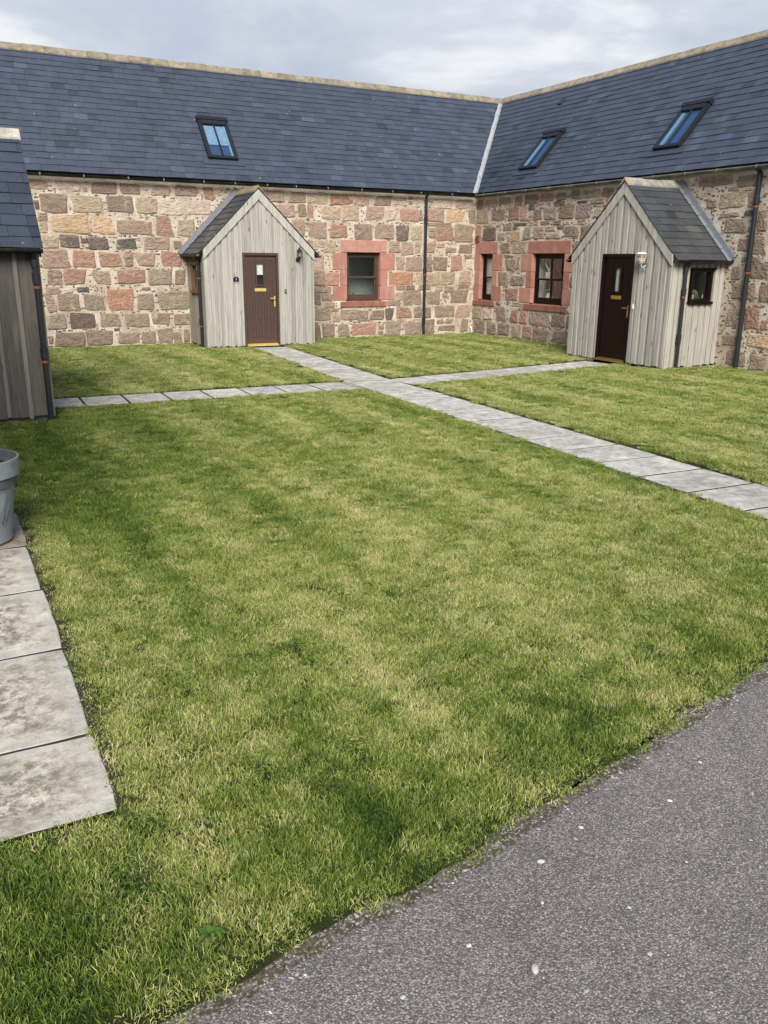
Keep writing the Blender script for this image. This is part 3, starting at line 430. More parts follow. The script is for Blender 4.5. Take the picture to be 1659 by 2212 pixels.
# ------------------------------------------------------------------ ground
gs = MB().add([(-600, -600, -.09), (600, -600, -.09), (600, 600, -.09), (-600, 600, -.09)], [(0, 1, 2, 3)]).build('ground', 'field'); tag(gs, 'green ground around the courtyard', kind='structure')
KERB = [(-22, -20.2), (-16, -18.9), (-14.5, -18.5), (-13.6, -18.27), (-12.83, -18.08), (-12.3, -17.96), (-11.72, -17.89), (-11.15, -17.74), (-10.3, -17.54), (-9.61, -17.38), (-8.4, -17.08), (-6, -16.7), (0, -15.8), (14, -14)]
ty = [(-60, -20.0)] + [(x, y+.10) for x, y in KERB] + [(60, -12), (60, -70), (-60, -70)]
ta = MB().add([(x, y, -.012) for x, y in ty], [tuple(range(len(ty)))[::-1]]).build('tarmac_drive', 'tarmac', fix=True); tag(ta, 'grey tarmac drive in the foreground', kind='structure')
if ta.data.polygons[0].normal.z < 0: ta.data.flip_normals()
WB = math.radians(-90) + .0292
# ------------------------------------------------------------------ the stone ranges
simple('deck', (.03, .033, .04), .8)
AL = R(48); CA_, SA_ = math.cos(AL), math.sin(AL); RO = (0, -.12, 3.637); RT = (0, CA_, SA_); RX = (1, 0, 0); TL = 3.755; VK = .971
dd = lambda t: -.12+t*CA_
def stains(c, u, t):
    for (a, b, k) in ((1.45, .55, .95), (.35, .5, .8), (2.9, .35, .35)):
        f = k*math.exp(-((u-a)/b)**2)*max(0, min(1, (2.9-t)/1.2))*(.5+.5*noise.noise(Vector((u*5, t*1.1, 2))))
        c = tuple(x*(1-.7*f) for x in c)
    return c
def cottage(loc, rz, label, lo, hi, wu0, wu1, holes, stones, fills, windows, sky, limit, ridge, gut, blocked, colf=None, npin=8000):
    root = empty('stone_cottage', loc, rz); tag(root, label, 'cottage', 'stone ranges round the courtyard')
    bpy.context.view_layer.update()
    wall = mortar_face(wu0, wu1, -.12, 3.62, [(h[0]-.03, h[1]-.06, h[2]+.03, h[3]+.03) for h in holes]).build('wall', 'mortar', root, smooth=True)
    blk = []
    for w in windows:
        for r in w['blocks']: dressed(wall, r); blk.append(r)
        s = w['sill']; MB().hexa([(s[0], -.035, s[1]), (s[2], -.035, s[1]), (s[2], .17, s[1]), (s[0], .17, s[1]), (s[0], -.035, s[3]-.03), (s[2], -.035, s[3]-.03), (s[2], .17, s[3]+.012), (s[0], .17, s[3]+.012)], (.27, .12, .085)).build('sill', 'red', wall); blk.append(s)
        sash_window(root, *w['open'], w['paint'], w['bars'], w.get('depth', 1.6))
        if w.get('blind'): o_ = w['open']; box('blind', 'white_blind', root, o_[0]+.02, o_[1]-.02, .21, .215, o_[2]+.01, o_[3]-.02)
    lay_stones(wall, stones, [tuple(h) for h in holes]+blk, fills, (wu0, wu1, 0, 3.5), blocked, npin)
    # roof: decking, slates, ridge
    q = MB(); e = [(lo(0)-.15, 0), (hi(0)+.15, 0), (hi(TL)+.15, TL), (lo(TL)-.15, TL)]
    P = lambda u, t, h: Vector(RO)+Vector(RX)*u+Vector(RT)*t+Vector((0, -SA_, CA_))*h
    q.add([P(u, t, -.006) for u, t in e], [(0, 1, 2, 3)]); dr = dd(TL)
    q.add([P(*e[3], -.006), P(*e[2], -.006), (e[1][0]+ (0 if hi(TL) == hi(0) else 2*(hi(TL)-hi(0))), 2*dr+.12, 3.6), (e[0][0]+(0 if lo(TL) == lo(0) else 2*(lo(TL)-lo(0))), 2*dr+.12, 3.6)], [(0, 1, 2, 3)])
    q.add([(wu0, 2*dr, -.1), (wu1, 2*dr, -.1), (wu1, 2*dr, 3.65), (wu0, 2*dr, 3.65)], [(0, 1, 2, 3)], (.8, .7, .6))
    roof = q.build('roof', 'deck', root)
    slates(root, roof, RO, RX, RT, lo, hi, TL-.02, .1785, .275, limit=limit, colf=colf)
    ridge_tiles(roof, ridge[0], ridge[1], AL)
    gm = MB(); gutter_geo(gm, (gut[0], -.175, 3.60), (gut[1], -.175, 3.60), (0, -1, 0))
    g = gm.build('gutter', 'gutter', root, smooth=True); u = gut[0]+.4
    while u < gut[1]:
        MB().box(u-.012, u+.012, -.245, -.11, 3.597, 3.606).box(u-.012, u+.012, -.243, -.234, 3.56, 3.60).build('gutter_clip', 'lead', g); u += U(.7, .95)
    for (uc, t0, t1, bl) in sky: skylight(root, RO, RX, RT, uc, t0, t1, bl)
    return root, wall, roof
def quoins(o, b, sill, paint, bars=0): return dict(open=o, blocks=b, sill=sill, paint=paint, bars=bars)
wA = quoins((-3.82, -2.89, .95, 2.115), [(-4.0, 2.115, -2.70, 2.42), (-4.23, 1.69, -3.82, 2.115), (-4.03, 1.31, -3.82, 1.69), (-4.23, .945, -3.82, 1.31), (-2.89, 1.69, -2.46, 2.115), (-2.89, 1.31, -2.67, 1.69), (-2.89, .945, -2.46, 1.31)], (-4.01, .79, -2.70, .94), 'brown_paint')
wB1 = quoins((.27, .82, .95, 2.12), [(.03, 2.12, 1.03, 2.43), (-.0, 1.70, .27, 2.12), (.04, 1.31, .27, 1.70), (-.0, .945, .27, 1.31), (.82, 1.70, 1.27, 2.12), (.82, 1.31, 1.05, 1.70), (.82, .945, 1.25, 1.31)], (.02, .80, 1.0, .94), 'dark_brown_paint')
wB1['blind'] = True; wA['depth'] = 1.35
wB2 = quoins((2.48, 3.65, .95, 2.12), [(2.28, 2.12, 3.86, 2.42), (2.03, 1.70, 2.48, 2.12), (2.25, 1.31, 2.48, 1.70), (2.02, .945, 2.48, 1.31), (3.65, 1.70, 4.02, 2.12), (3.65, 1.31, 3.88, 1.70), (3.65, .945, 4.0, 1.31)], (2.25, .78, 3.84, .94), 'dark_brown_paint', 1)
hole = lambda w: (w['open'][0], w['open'][2], w['open'][1], w['open'][3])
dT = dd(TL)
CX = -13.9
A, A_wall, A_roof = cottage((0, 0, 0), 0, 'long stone range across the back of the courtyard with one skylight in its slate roof',
    lambda t: CX-dd(t)+.09, lambda t: VK*dd(t)-.06, CX, 0, [hole(wA)], STONES_A, [(CX+.05, -10.7, 0, 3.5)], [wA], [(-6.83, .61, 1.87, .62)], 300, ((CX-dT, dT, 6.435), (VK*dT, dT, 6.435)), (CX+.2, -.20), [(-7.85, 0, -5.3, 2.1), (-7.4, 2.1, -5.8, 2.9)])
B, B_wall, B_roof = cottage((0, 0, 0), WB, 'stone range on the right side of the courtyard with two skylights in its slate roof',
    lambda t: -VK*dd(t)+.06, lambda t: 12., 0, 12, [hole(wB1), hole(wB2)], STONES_B, [(8.95, 12, 0, 3.5)], [wB1, wB2], [(1.76, .62, 1.82, 0), (6.19, .66, 1.86, 0)], 300, ((-VK*dT, dT, 6.435), (12.05, dT, 6.435)), (.20, 12.1), [(5.6, 0, 8.2, 2.1), (6.1, 2.1, 7.7, 2.9)], stains)
C, C_wall, C_roof = cottage((CX, 0, 0), R(90), 'stone range on the left of the courtyard, behind the dark weathered porch',
    lambda t: -15.5, lambda t: dd(t)-.09, -15.5, 0, [], '', [(-15.45, -8.95, 0, 3.5), (-6.2, -.1, 0, 3.5)], [], [], 0, ((-15.55, dT, 6.435), (dT, dT, 6.435)), (-15.6, -.2), [(-8.9, 0, -6.3, 3.4)], npin=900)  # out of view; set back and lengthened to shade the left of the lawn
for root, u in ((B, 12.0), (C, -15.5)):
    MB().add([(u, 0, -.1), (u, 2*dT, -.1), (u, 2*dT, 3.6), (u, dT, 6.35), (u, 0, 3.62)], [(0, 1, 2, 3, 4)]).build('gable_wall', 'mortar', root)
simple('lead_bright', (.34, .35, .365), .5)
# open lead valley between the two ranges
for root, sgn in ((A, 1), (B, -1)):
    q = MB(); n = 14
    for i in range(n):
        j = U(-.012, .012); t0, t1 = TL*i/n, TL*(i+1)/n; P = lambda u, t, h: Vector(RO)+Vector(RX)*u+Vector(RT)*t+Vector((0, -SA_, CA_))*h
        q.add([P(sgn*VK*dd(t0), t0, .014), P(sgn*(VK*dd(t0)-.112), t0, .030), P(sgn*(VK*dd(t1)-.112+j), t1, .030), P(sgn*VK*dd(t1), t1, .014)], [(0, 1, 2, 3)])
    q.build('lead_valley', 'lead_bright', root)
# a vent slate left open near the ridge of the right range
q = MB(); P = lambda u, t, h: Vector(RO)+Vector(RX)*u+Vector(RT)*t+Vector((0, -SA_, CA_))*h
q.hexa([P(.84, 2.94, .02), P(1.02, 2.94, .02), P(1.02, 3.16, .02), P(.84, 3.16, .02), P(.84, 2.94, .05), P(1.02, 2.94, .05), P(1.02, 3.16, .028), P(.84, 3.16, .028)]); q.build('roof_vent', 'dark_inside', B)
# downpipes of the ranges
downpipe(A, -1.60, -.075, -.03, 3.52, joints=(1.62, 2.90, .35))
MB().tube([(-1.60, -.075, 3.50), (-1.60, -.11, 3.54), (-1.60, -.165, 3.56)], .036, 12).build('swan_neck', 'black_plastic', A)
downpipe(B, 8.78, -.06, -.03, 3.50, .045, joints=(1.80, 2.95), mat='black_plastic')
MB().tube([(8.78, -.06, 3.48), (8.78, -.12, 3.53), (8.78, -.165, 3.57)], .042, 12).build('swan_neck', 'black_plastic', B)
MB().tube([(-.055, -.05, -.02), (-.05, -.05, .12), (-.06, -.03, .18), (-.06, .02, .19)], .026, 10).build('waste_pipe', 'white_paint', A, smooth=True)
MB().tube([(-.24, -.09, -.02), (-.28, -.04, .06)], .012, 8).build('waste_pipe', 'white_paint', A)
MB().box(.06, .20, -.05, .02, 2.44, 2.585).box(.07, .19, -.056, -.049, 2.46, 2.475).box(.07, .19, -.056, -.049, 2.50, 2.515).box(.07, .19, -.056, -.049, 2.54, 2.555).build('extract_vent', 'rust', B)
MB().box(-4.35, -3.62, 1.22, 1.33, 1.72, 2.05).box(-4.1, -3.80, 1.24, 1.33, 1.40, 1.62).build('wall_cupboard', 'charcoal', A)
# ------------------------------------------------------------------ timber porches
TN = .985; PA = math.atan(TN); pc, ps = math.cos(PA), math.sin(PA); ZR = 3.41
PALE = (.405, .385, .34); DARK = (.115, .108, .097)
def board(parent, pts_front, d_out, d_in, axis, col, sgn=1):
    """pts_front: 4 (h, z) corners; extruded from d_out to d_in along the other horizontal axis"""
    mb = MB(); w = U(-.002, .002)
    def P(h, z, d): return (h, d, z) if axis == 'u' else (d, h, z)
    vs = [P(h, z, d_in) for h, z in pts_front] + [P(h, z, d_out+w) for h, z in pts_front]
    mb.add(vs, [(0, 1, 2, 3), (4, 7, 6, 5), (0, 4, 5, 1), (1, 5, 6, 2), (2, 6, 7, 3), (3, 7, 4, 0)], col)
    return mb.build('board', 'board', parent, fix=True)
def porch(wing, uc, label, D, hw, door, paint, side_win, pipe_side, pipe_d, style, cf, cl, cr, seed, ridge_col, handle_white=False, door_sky_panel=False):
    random.seed(seed)
    th = wing.rotation_euler.z; loc = wpos(wing, (uc, 0, 0)); root = empty('timber_porch', loc, th)
    tag(root, label, 'porch', 'timber porches at the cottage doors'); bpy.context.view_layer.update()
    d0, d1, dz = door; F = -D
    # framing behind the boards
    q = MB(); zt = lambda u: ZR-.05-TN*abs(u)
    q.hexa([(-hw, F, .0), (d0, F, .0), (d0, F+.05, .0), (-hw, F+.05, .0), (-hw, F, zt(hw)), (d0, F, zt(d0)), (d0, F+.05, zt(d0)), (-hw, F+.05, zt(hw))])
    q.hexa([(d1, F, .0), (hw, F, .0), (hw, F+.05, .0), (d1, F+.05, .0), (d1, F, zt(d1)), (hw, F, zt(hw)), (hw, F+.05, zt(hw)), (d1, F+.05, zt(d1))])
    q.extrude([(d0+.002, dz), (d1-.002, dz), (d1-.002, zt(d1)), (0, zt(0)), (d0+.002, zt(d0))], 1, F, F+.05)
    front = q.build('front_wall', 'deck', root)
    def boards(lo, hi, over, under):
        u = lo; k = 0; o = []
        while u < hi-.012:
            w = (over if k % 2 == 0 else under)*U(.8, 1.2); o.append((u, min(u+w, hi), k % 2)); u += w; k += 1
        return o
    ow, uw = ((.082, .055) if uc < 0 else (.10, .066)) if style == 'even' else (.045, .22)
    for (a, b, k) in boards(-hw-.02, hw+.02, ow, uw):
        d = F-(.042 if k == 0 else .020); ex = .012 if k else 0
        a2, b2 = a-ex, b+ex; cuts = [a2, b2]
        for e in (d0, d1, 0):
            if a2+.008 < e < b2-.008: cuts.append(e)
        cuts = sorted(cuts)
        for p, r in zip(cuts, cuts[1:]):
            mid = (p+r)/2; zb = dz+.003 if d0 < mid < d1 else .045+U(-.02, .015)
            ztp = lambda x: min(zt(x)+.0, ZR-.07)
            c = jit(cf, .08) if style == 'even' else jit(tuple(x*(1.6 if k == 0 else 1) for x in cf), .14)
            if random.random() < .12: c = tuple(x*.8 for x in c)
            board(front, [(p, zb), (r, zb), (r, ztp(r)), (p, ztp(p))], d, F-.001, 'u', c)
    # sides
    ZS = 2.02
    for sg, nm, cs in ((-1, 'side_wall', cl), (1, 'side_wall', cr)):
        has = side_win in (sg, 2); wx0, wx1, wz0, wz1 = -.9, -.36, 1.24, 1.82
        x0, x1 = (hw-.05, hw-.001); q = MB()
        def rect(a, b, z0, z1): q.box(min(sg*x0, sg*x1), max(sg*x0, sg*x1), a, b, z0, z1)
        if has: rect(F+.05, wx0, 0, ZS); rect(wx1, 0, 0, ZS); rect(wx0, wx1, 0, wz0); rect(wx0, wx1, wz1, ZS)
        else: rect(F+.05, 0, 0, ZS)
        side = q.build(nm, 'deck', root)
        for (a, b, k) in boards(F-.02, -.004, ow, uw):
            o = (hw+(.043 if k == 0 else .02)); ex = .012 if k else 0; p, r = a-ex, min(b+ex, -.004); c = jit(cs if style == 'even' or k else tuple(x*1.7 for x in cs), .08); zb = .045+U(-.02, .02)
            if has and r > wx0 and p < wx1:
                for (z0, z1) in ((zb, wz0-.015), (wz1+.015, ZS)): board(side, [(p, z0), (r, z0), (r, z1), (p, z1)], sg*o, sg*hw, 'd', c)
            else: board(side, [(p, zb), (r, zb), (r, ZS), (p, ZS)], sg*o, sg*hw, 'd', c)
        if has:
            q = MB(); a, b = sorted((sg*(hw-.05), sg*(hw+.05))); f = .045
            q.box(a, b, wx0-.01, wx0+f, wz0, wz1).box(a, b, wx1-f, wx1+.01, wz0, wz1).box(a, b, wx0+f, wx1-f, wz0, wz0+f).box(a, b, wx0+f, wx1-f, wz1-f, wz1)
            a2, b2 = sorted((sg*(hw-.02), sg*(hw+.085))); q.box(a2, b2, wx0-.05, wx1+.05, wz0-.05, wz0-.001).box(a2, b2, wx0-.04, wx1+.07, wz1+.001, wz1+.035)
            w = q.build('window', paint if sg > 0 else 'timber_inside', root); a, b = sorted((sg*(hw-.012), sg*(hw-.006)))
            MB().box(a, b, wx0+f-.003, wx1-f+.003, wz0+f-.003, wz1-f+.003).build('pane', 'glass', w)
            a, b = sorted((sg*(hw-.25), sg*(hw-.051))); MB().box(a, b, wx0-.05, wx1+.05, wz0-.01, wz0+.02).build('inner_sill', 'white_paint', w)
    # inside: pale lining on the far wall and floor
    q = MB(); q.box(-hw+.06, hw-.06, F+.07, -.03, .0, .02); q.box(-(hw-.055), -(hw-.052), F+.06, -.03, .03, 1.1).box(hw-.055, hw-.052, F+.06, -.03, .03, 1.1)
    q.box(-hw+.06, hw-.06, -.06, -.035, .03, 1.98); q.build('lining', 'white_paint', root)
    # roof
    E_ = hw+.15; zE = ZR-TN*E_; T = E_/pc
    q = MB()
    for sg in (-1, 1):
        q.hexa([(0, F-.05, ZR-.045), (sg*E_, F-.05, zE-.045), (sg*E_, 0, zE-.045), (0, 0, ZR-.045), (0, F-.05, ZR-.004), (sg*E_, F-.05, zE-.004), (sg*E_, 0, zE-.004), (0, 0, ZR-.004)])
    roof = q.build('roof', 'deck', root, fix=True)
    sb = (.053, .055, .058) if style == 'even' else (.034, .042, .062)
    for sg, Ua in ((1, (0, 1, 0)), (-1, (0, -1, 0))):
        lo, hi = (F-.085, -.02) if sg > 0 else (.02, D+.085)
        slates(root, roof, (sg*E_, 0, zE), Ua, (-sg*pc, 0, ps), lambda t: lo, lambda t: hi, T-.01, .18, .30, base=sb, limit=130, spread=.15)
    ridge_tiles(roof, (0, F-.1, ZR-.012), (0, -.04, ZR-.012), PA, .46, .145, ridge_col, .03)
    for sg in (-1, 1):        # lead flashing where the slope meets the stone
        q = MB(); n = 7
        for i in range(n):
            s0, s1 = T*i/n-.02, T*(i+1)/n+.01
            A_ = lambda s, h: (sg*(E_-s*pc+h*ps), zE+s*ps+h*pc)
            j0, j1 = U(-.008, .008), U(-.008, .008)
            P = [A_(s0, .03), A_(s1, .03), A_(s1, .12+j1), A_(s0, .12+j0)]
            q.add([(P[0][0], -.15, P[0][1]), (P[1][0], -.15, P[1][1]), (P[1][0], -.055, P[1][1]+.005), (P[0][0], -.055, P[0][1]+.005), (P[3][0], -.045, P[3][1]), (P[2][0], -.045, P[2][1])], [(0, 1, 2, 3), (3, 2, 5, 4)])
            q.add([(P[3][0], -.045, P[3][1]), (P[2][0], -.045, P[2][1]), (P[2][0], .01, P[2][1]+.01), (P[3][0], .01, P[3][1]+.01)], [(0, 1, 2, 3)])
        q.build('lead_flashing', 'lead', root)
        ub = hw+.035; zt0 = ZR-.012
        MB().extrude([(0, zt0), (sg*ub, zt0-TN*ub), (sg*ub, zt0-TN*ub-.185), (sg*(ub-.012), zt0-TN*ub-.19), (0, zt0-.215)], 1, F-.072, F-.046, jit(tuple(x*1.05 for x in cf) if style == 'even' else cf, .06)).build('bargeboard', 'board', root, fix=True)
        MB().box(min(sg*hw, sg*(hw+.08)), max(sg*hw, sg*(hw+.08)), F-.044, -.01, zE-.02, zE+.0).build('eave_board', 'black_plastic', root)
        gm = MB(); gutter_geo(gm, (sg*(E_+.015), F-.075, zE+.005), (sg*(E_+.015), -.01, zE+.005), (sg, 0, 0), .05); gm.build('gutter', 'gutter', root, smooth=True)
    pu = pipe_side*(hw+.085)
    downpipe(root, pu, pipe_d, -.02, zE-.10, .034, joints=(1.36 if pipe_side > 0 else 1.55, .52) if style == 'even' else (1.62, .75), into=(-pipe_side, 0))
    MB().tube([(pu, pipe_d, zE-.12), (pipe_side*(E_-.0), pipe_d, zE-.035)], .033, 12).tube([(pu, pipe_d, zE-.20), (pu, pipe_d, zE-.10)], .042, 12).build('pipe_head', 'black_plastic', root)
    # door
    f = .052; q = MB(); q.box(d0+.003, d0+f, F-.05, F+.05, .03, dz-.003).box(d1-f, d1-.003, F-.05, F+.05, .03, dz-.003).box(d0+f, d1-f, F-.05, F+.05, dz-f, dz-.003).box(d0+.003, d1-.003, F-.055, F+.05, -.03, .03)
    q.build('door_frame', paint, root)
    a, b, z0, z1 = d0+f+.004, d1-f-.004, .085, dz-f-.004; x = (a+b)/2-.01; gz0, gz1, gw = 1.385, 1.83, .075
    yf = F-.006; q = MB(); st = .085
    q.box(a, x-gw, yf+.016, yf+.05, z0, z1).box(x+gw, b, yf+.016, yf+.05, z0, z1).box(x-gw, x+gw, yf+.016, yf+.05, z0, gz0).box(x-gw, x+gw, yf+.016, yf+.05, gz1, z1)
    q.box(a, a+st, yf, yf+.016, z0, z1).box(b-st, b, yf, yf+.016, z0, z1).box(a+st, b-st, yf, yf+.016, z1-.10, z1).box(a+st, b-st, yf, yf+.016, z0, z0+.13)
    dr = q.build('door', paint, root); n = 8; pw = (b-a-2*st)/n
    for i in range(n):
        p, r = a+st+pw*i+.004, a+st+pw*(i+1)-.004
        if r > x-gw-.02 and p < x+gw+.02: segs = ((z0+.133, gz0-.03), (gz1+.03, z1-.103))
        else: segs = ((z0+.133, z1-.103),)
        for (s0, s1) in segs: MB().box(p, r, yf+.004, yf+.016, s0, s1).build('plank', paint, dr)
    q = MB(); m_ = .028; q.box(x-gw-m_, x-gw, yf-.012, yf+.02, gz0-m_, gz1+m_).box(x+gw, x+gw+m_, yf-.012, yf+.02, gz0-m_, gz1+m_).box(x-gw, x+gw, yf-.012, yf+.02, gz0-m_, gz0).box(x-gw, x+gw, yf-.012, yf+.02, gz1, gz1+m_).build('glazing_frame', paint, dr)
    MB().box(x-gw-.003, x+gw+.003, yf+.008, yf+.013, gz0-.003, gz1+.003).build('pane', 'glass', dr)
    if door_sky_panel: MB().box(x-gw, x+gw, yf+.02, yf+.024, (gz0+gz1)/2-.01, gz1).build('blind', 'white_blind', dr)  # white panel added for the sky reflected in the upper glass, no blind
    else: MB().box(x-gw, x-gw+.07, yf+.03, yf+.034, gz0, gz1).build('blind', 'wall_paint', dr)
    br = 'brass' if handle_white else 'brass_paint'
    MB().box(x-.135, x+.135, yf-.008, yf+.0, 1.235, 1.305).box(x-.12, x+.12, yf-.013, yf-.008, 1.247, 1.293).build('letter_plate', br, dr)
    hx = b-.045; MB().box(hx-.016, hx+.016, yf-.009, yf, .90, 1.13).tube([(hx, yf-.008, 1.08), (hx, yf-.05, 1.08), (hx-.115, yf-.052, 1.08)], .011, 10).build('handle', br, dr, smooth=False)
    MB().hexa([(d0+f, F-.10, .03), (d1-f, F-.10, .03), (d1-f, F-.0, .03), (d0+f, F-.0, .03), (d0+f, F-.10, .045), (d1-f, F-.10, .045), (d1-f, F-.0, .08), (d0+f, F-.0, .08)]).build('threshold', 'brass_paint' if not handle_white else 'brass', root)
    return root, x
P1, x1 = porch(A, -6.58, 'pale silvered timber porch with a brown door under the left skylight', 1.28, 1.262, (-.415, .43, 2.065), 'brown_paint', -1, -1, -1.10, 'even', PALE, (.25, .225, .19), PALE, 21, (.26, .215, .14), door_sky_panel=True)
P2, x2 = porch(B, 6.90, 'pale timber porch on the right with a near black door and a small side window', 1.385, 1.31, (-.465, .405, 2.09), 'dark_brown_paint', 2, 1, -1.12, 'even', (.405, .38, .33), PALE, (.40, .375, .325), 22, (.31, .29, .25), handle_white=True)  # far side window is unseen, added to let light into the porch
P3, x3 = porch(C, -7.58, 'dark weathered porch with wide boards and battens at the left edge', 1.89, 1.265, (-.42, .43, 2.07), 'brown_paint', 0, -1, -1.87, 'wide', DARK, DARK, DARK, 23, (.40, .38, .34))
random.seed(77)
# ------------------------------------------------------------------ paths of concrete slabs
def path(label, line, width, lenf, tint=(1.22, 1.19, 1.12), gap=.0085, bz=-.0035, mat='paving_clean', lev=.0014):
    pts = [Vector((*p, 0)) for p in line]; seg = [(b-a).length for a, b in zip(pts, pts[1:])]; tot = sum(seg)
    def at(s):
        for a, b, l in zip(pts, pts[1:], seg):
            if s <= l or b is pts[-1]: d = (b-a).normalized(); return a+d*s, d
            s -= l
    # bed
    q = MB(); n = 40
    for i in range(n+1):
        p, d = at(tot*i/n); sd = Vector((d.y, -d.x, 0)); q.v += [tuple(p+sd*(width/2+.05)+Vector((0, 0, bz))), tuple(p-sd*(width/2+.05)+Vector((0, 0, bz)))]; q.c += [(1, 1, 1)]*2
    q.f = [(2*i, 2*i+1, 2*i+3, 2*i+2) for i in range(n)]
    bed = q.build('path', 'joint_dirt', fix=True); tag(bed, label, kind='structure')
    if bed.data.polygons[0].normal.z < 0: bed.data.flip_normals()
    s = 0; k = 0
    while s < tot-.08:
        l = min(lenf(k), tot-s); p0, d0_ = at(s+gap); p1, d1_ = at(s+l-gap); a = U(-.008, .008); w = width/2+U(-.006, .004); z = U(-lev, lev); tz = U(-lev, lev); b = .006
        sd0, sd1 = Vector((d0_.y, -d0_.x, 0)), Vector((d1_.y, -d1_.x, 0)); c = U(.86, 1.1); tn = (.95, .74, .52) if mat == 'paving_grimy' and k == 4 else tint; col = (c*tn[0], c*tn[1], c*tn[2])   # rust-brown slab under the pot
        lo = [p0+sd0*(w+a), p1+sd1*(w+a), p1-sd1*(w-a), p0-sd0*(w-a)]; cen = sum(lo, Vector())/4
        zc = [z+tz, z-tz, z-tz, z+tz]; m = 9 if mat == 'paving_grimy' else 3; rg, Z = [], []
        for i in range(4):                                   # worn, slightly uneven edges and rubbed corners
            p, r_ = lo[i], lo[(i+1) % 4]
            for j in range(m):
                f = j/m; v = p+(r_-p)*f; cr_ = .009 if j == 0 else (.004 if j in (1, m-1) else 0); v = v+(cen-v).normalized()*(cr_+abs(random.gauss(0, .003))); rg.append(v); Z.append(zc[i]+(zc[(i+1) % 4]-zc[i])*f)
        N0 = len(rg); tp = [x+(cen-x).normalized()*b*U(.5, 1.8) for x in rg]
        vs = [(x.x, x.y, -.05) for x in rg]+[(x.x, x.y, zz-.005) for x, zz in zip(rg, Z)]+[(x.x, x.y, zz) for x, zz in zip(tp, Z)]
        fs = [(q_*N0+i, q_*N0+(i+1) % N0, (q_+1)*N0+(i+1) % N0, (q_+1)*N0+i) for q_ in (0, 1) for i in range(N0)]+[tuple(2*N0+i for i in range(N0))]
        MB().add(vs, fs, col).build('slab', mat, bed, fix=True); s += l; k += 1
    return bed
path('slab path leading from the brown door towards the drive', [(-6.45, -1.40), (-6.865, -7.4), (-6.87, -8.5), (-7.08, -15.3), (-7.13, -17.05)], .835, lambda k: .612, tint=(1.22, 1.19, 1.12))
path('slab path between the dark porch and the crossing', [(-12.05, -7.60), (-7.29, -7.70)], .815, lambda k: .585)
path('slab path from the crossing to the near black door', [(-6.44, -7.72), (-1.42, -6.90)], .82, lambda k: (.33 if k < 2 else .66))
path('broad worn slabs along the left edge beside the lawn', [(-13.2, -17.12), (-13.2, -12.92)], .91, lambda k: .575 if k == 0 else .90, tint=(1.36, 1.28, 1.10), gap=.004, bz=-.0025, mat='paving_grimy', lev=.0007)
# ------------------------------------------------------------------ lawns
def rough_poly(poly, amp, step=.08, skip=()):
    o = []
    for i, (a, b) in enumerate(zip(poly, poly[1:]+poly[:1])):
        a, b = Vector(a), Vector(b); l = (b-a).length; n = max(1, int(l/step)); nrm = Vector((-(b-a).y, (b-a).x))/max(l, 1e-6)
        for k in range(n):
            p = a+(b-a)*k/n; v = noise.fractal(Vector((p.x*2.3, p.y*2.3, 4)), .8, 2, 4); o.append(tuple(p+nrm*v*(amp[i] if isinstance(amp, list) else amp)))
    return o
SEB = Vector((math.sin(.0292), -math.cos(.0292)))
def bw(u, n): return (SEB.x*u+math.cos(.0292)*n, SEB.y*u+math.sin(.0292)*n)
LAWNS = [
 ('broad striped lawn in the foreground', [(-7.30, -8.13), (-7.31, -9.0), (-7.515, -15.6), (-7.56, -16.88), (-8.4, -17.08)] + KERB[::-1][5:12] + [(-14.5, -18.5), (-16, -18.9), (-18, -19.3), (-18, -17.15), (-13.66, -17.135), (-12.738, -17.128), (-12.738, -12.90), (-13.9, -12.9), (-13.9, -8.87), (-11.97, -8.87), (-11.97, -8.02)]),
 ('lawn in front of the left part of the back range', [(-13.9, 0.0), (-7.88, 0.0), (-7.88, -1.30), (-6.90, -1.34), (-7.27, -7.20), (-7.30, -7.29), (-11.97, -7.185), (-11.97, -6.3), (-13.9, -6.3)]),
 ('lawn in the inner corner between the two ranges', [(-6.04, -1.34), (-5.28, -1.31), (-5.28, 0.0), (-.0, 0.0), bw(5.56, 0), bw(5.56, -1.42), (-1.26, -6.46), (-6.40, -7.29)]),
 ('lawn on the right below the near black door', [(-6.44, -8.16), (-1.33, -7.31), bw(8.24, -1.43), bw(8.26, 0), bw(12, 0), bw(17, 0), (0, -15.8), (-6, -16.7), (-6.72, -16.78), (-6.66, -15.2)]),
]
polys = []
for lab, poly in LAWNS:
    zl = -.004 if not polys else .014; amp = [(.065 if b_[1] < -17 and a_[1] < -17 and a_[0] < -8 and not (a_[0] == -18 or b_[0] == -18 or (a_[1] > -17.2)) else .010) for a_, b_ in zip(poly, poly[1:]+poly[:1])]; pr = rough_poly(poly, amp, .05); polys.append(pr); n = len(pr); area = sum(pr[i][0]*pr[(i+1) % n][1]-pr[(i+1) % n][0]*pr[i][1] for i in range(n))
    if area < 0: pr.reverse()
    bm = bmesh.new(); tv = [bm.verts.new((x, y, zl)) for x, y in pr]; bv = [bm.verts.new((x, y, -.06)) for x, y in pr]
    bm.faces.new(tv)
    for i in range(n): bm.faces.new((bv[i], bv[(i+1) % n], tv[(i+1) % n], tv[i])).material_index = 1
    bmesh.ops.triangulate(bm, faces=[f for f in bm.faces if len(f.verts) > 4])
    me = bpy.data.meshes.new('lawn'); bm.to_mesh(me); bm.free(); me.materials.append(M['soil']); me.materials.append(M['earth'])
    o = bpy.data.objects.new('lawn', me); coll.objects.link(o); tag(o, lab, kind='structure')
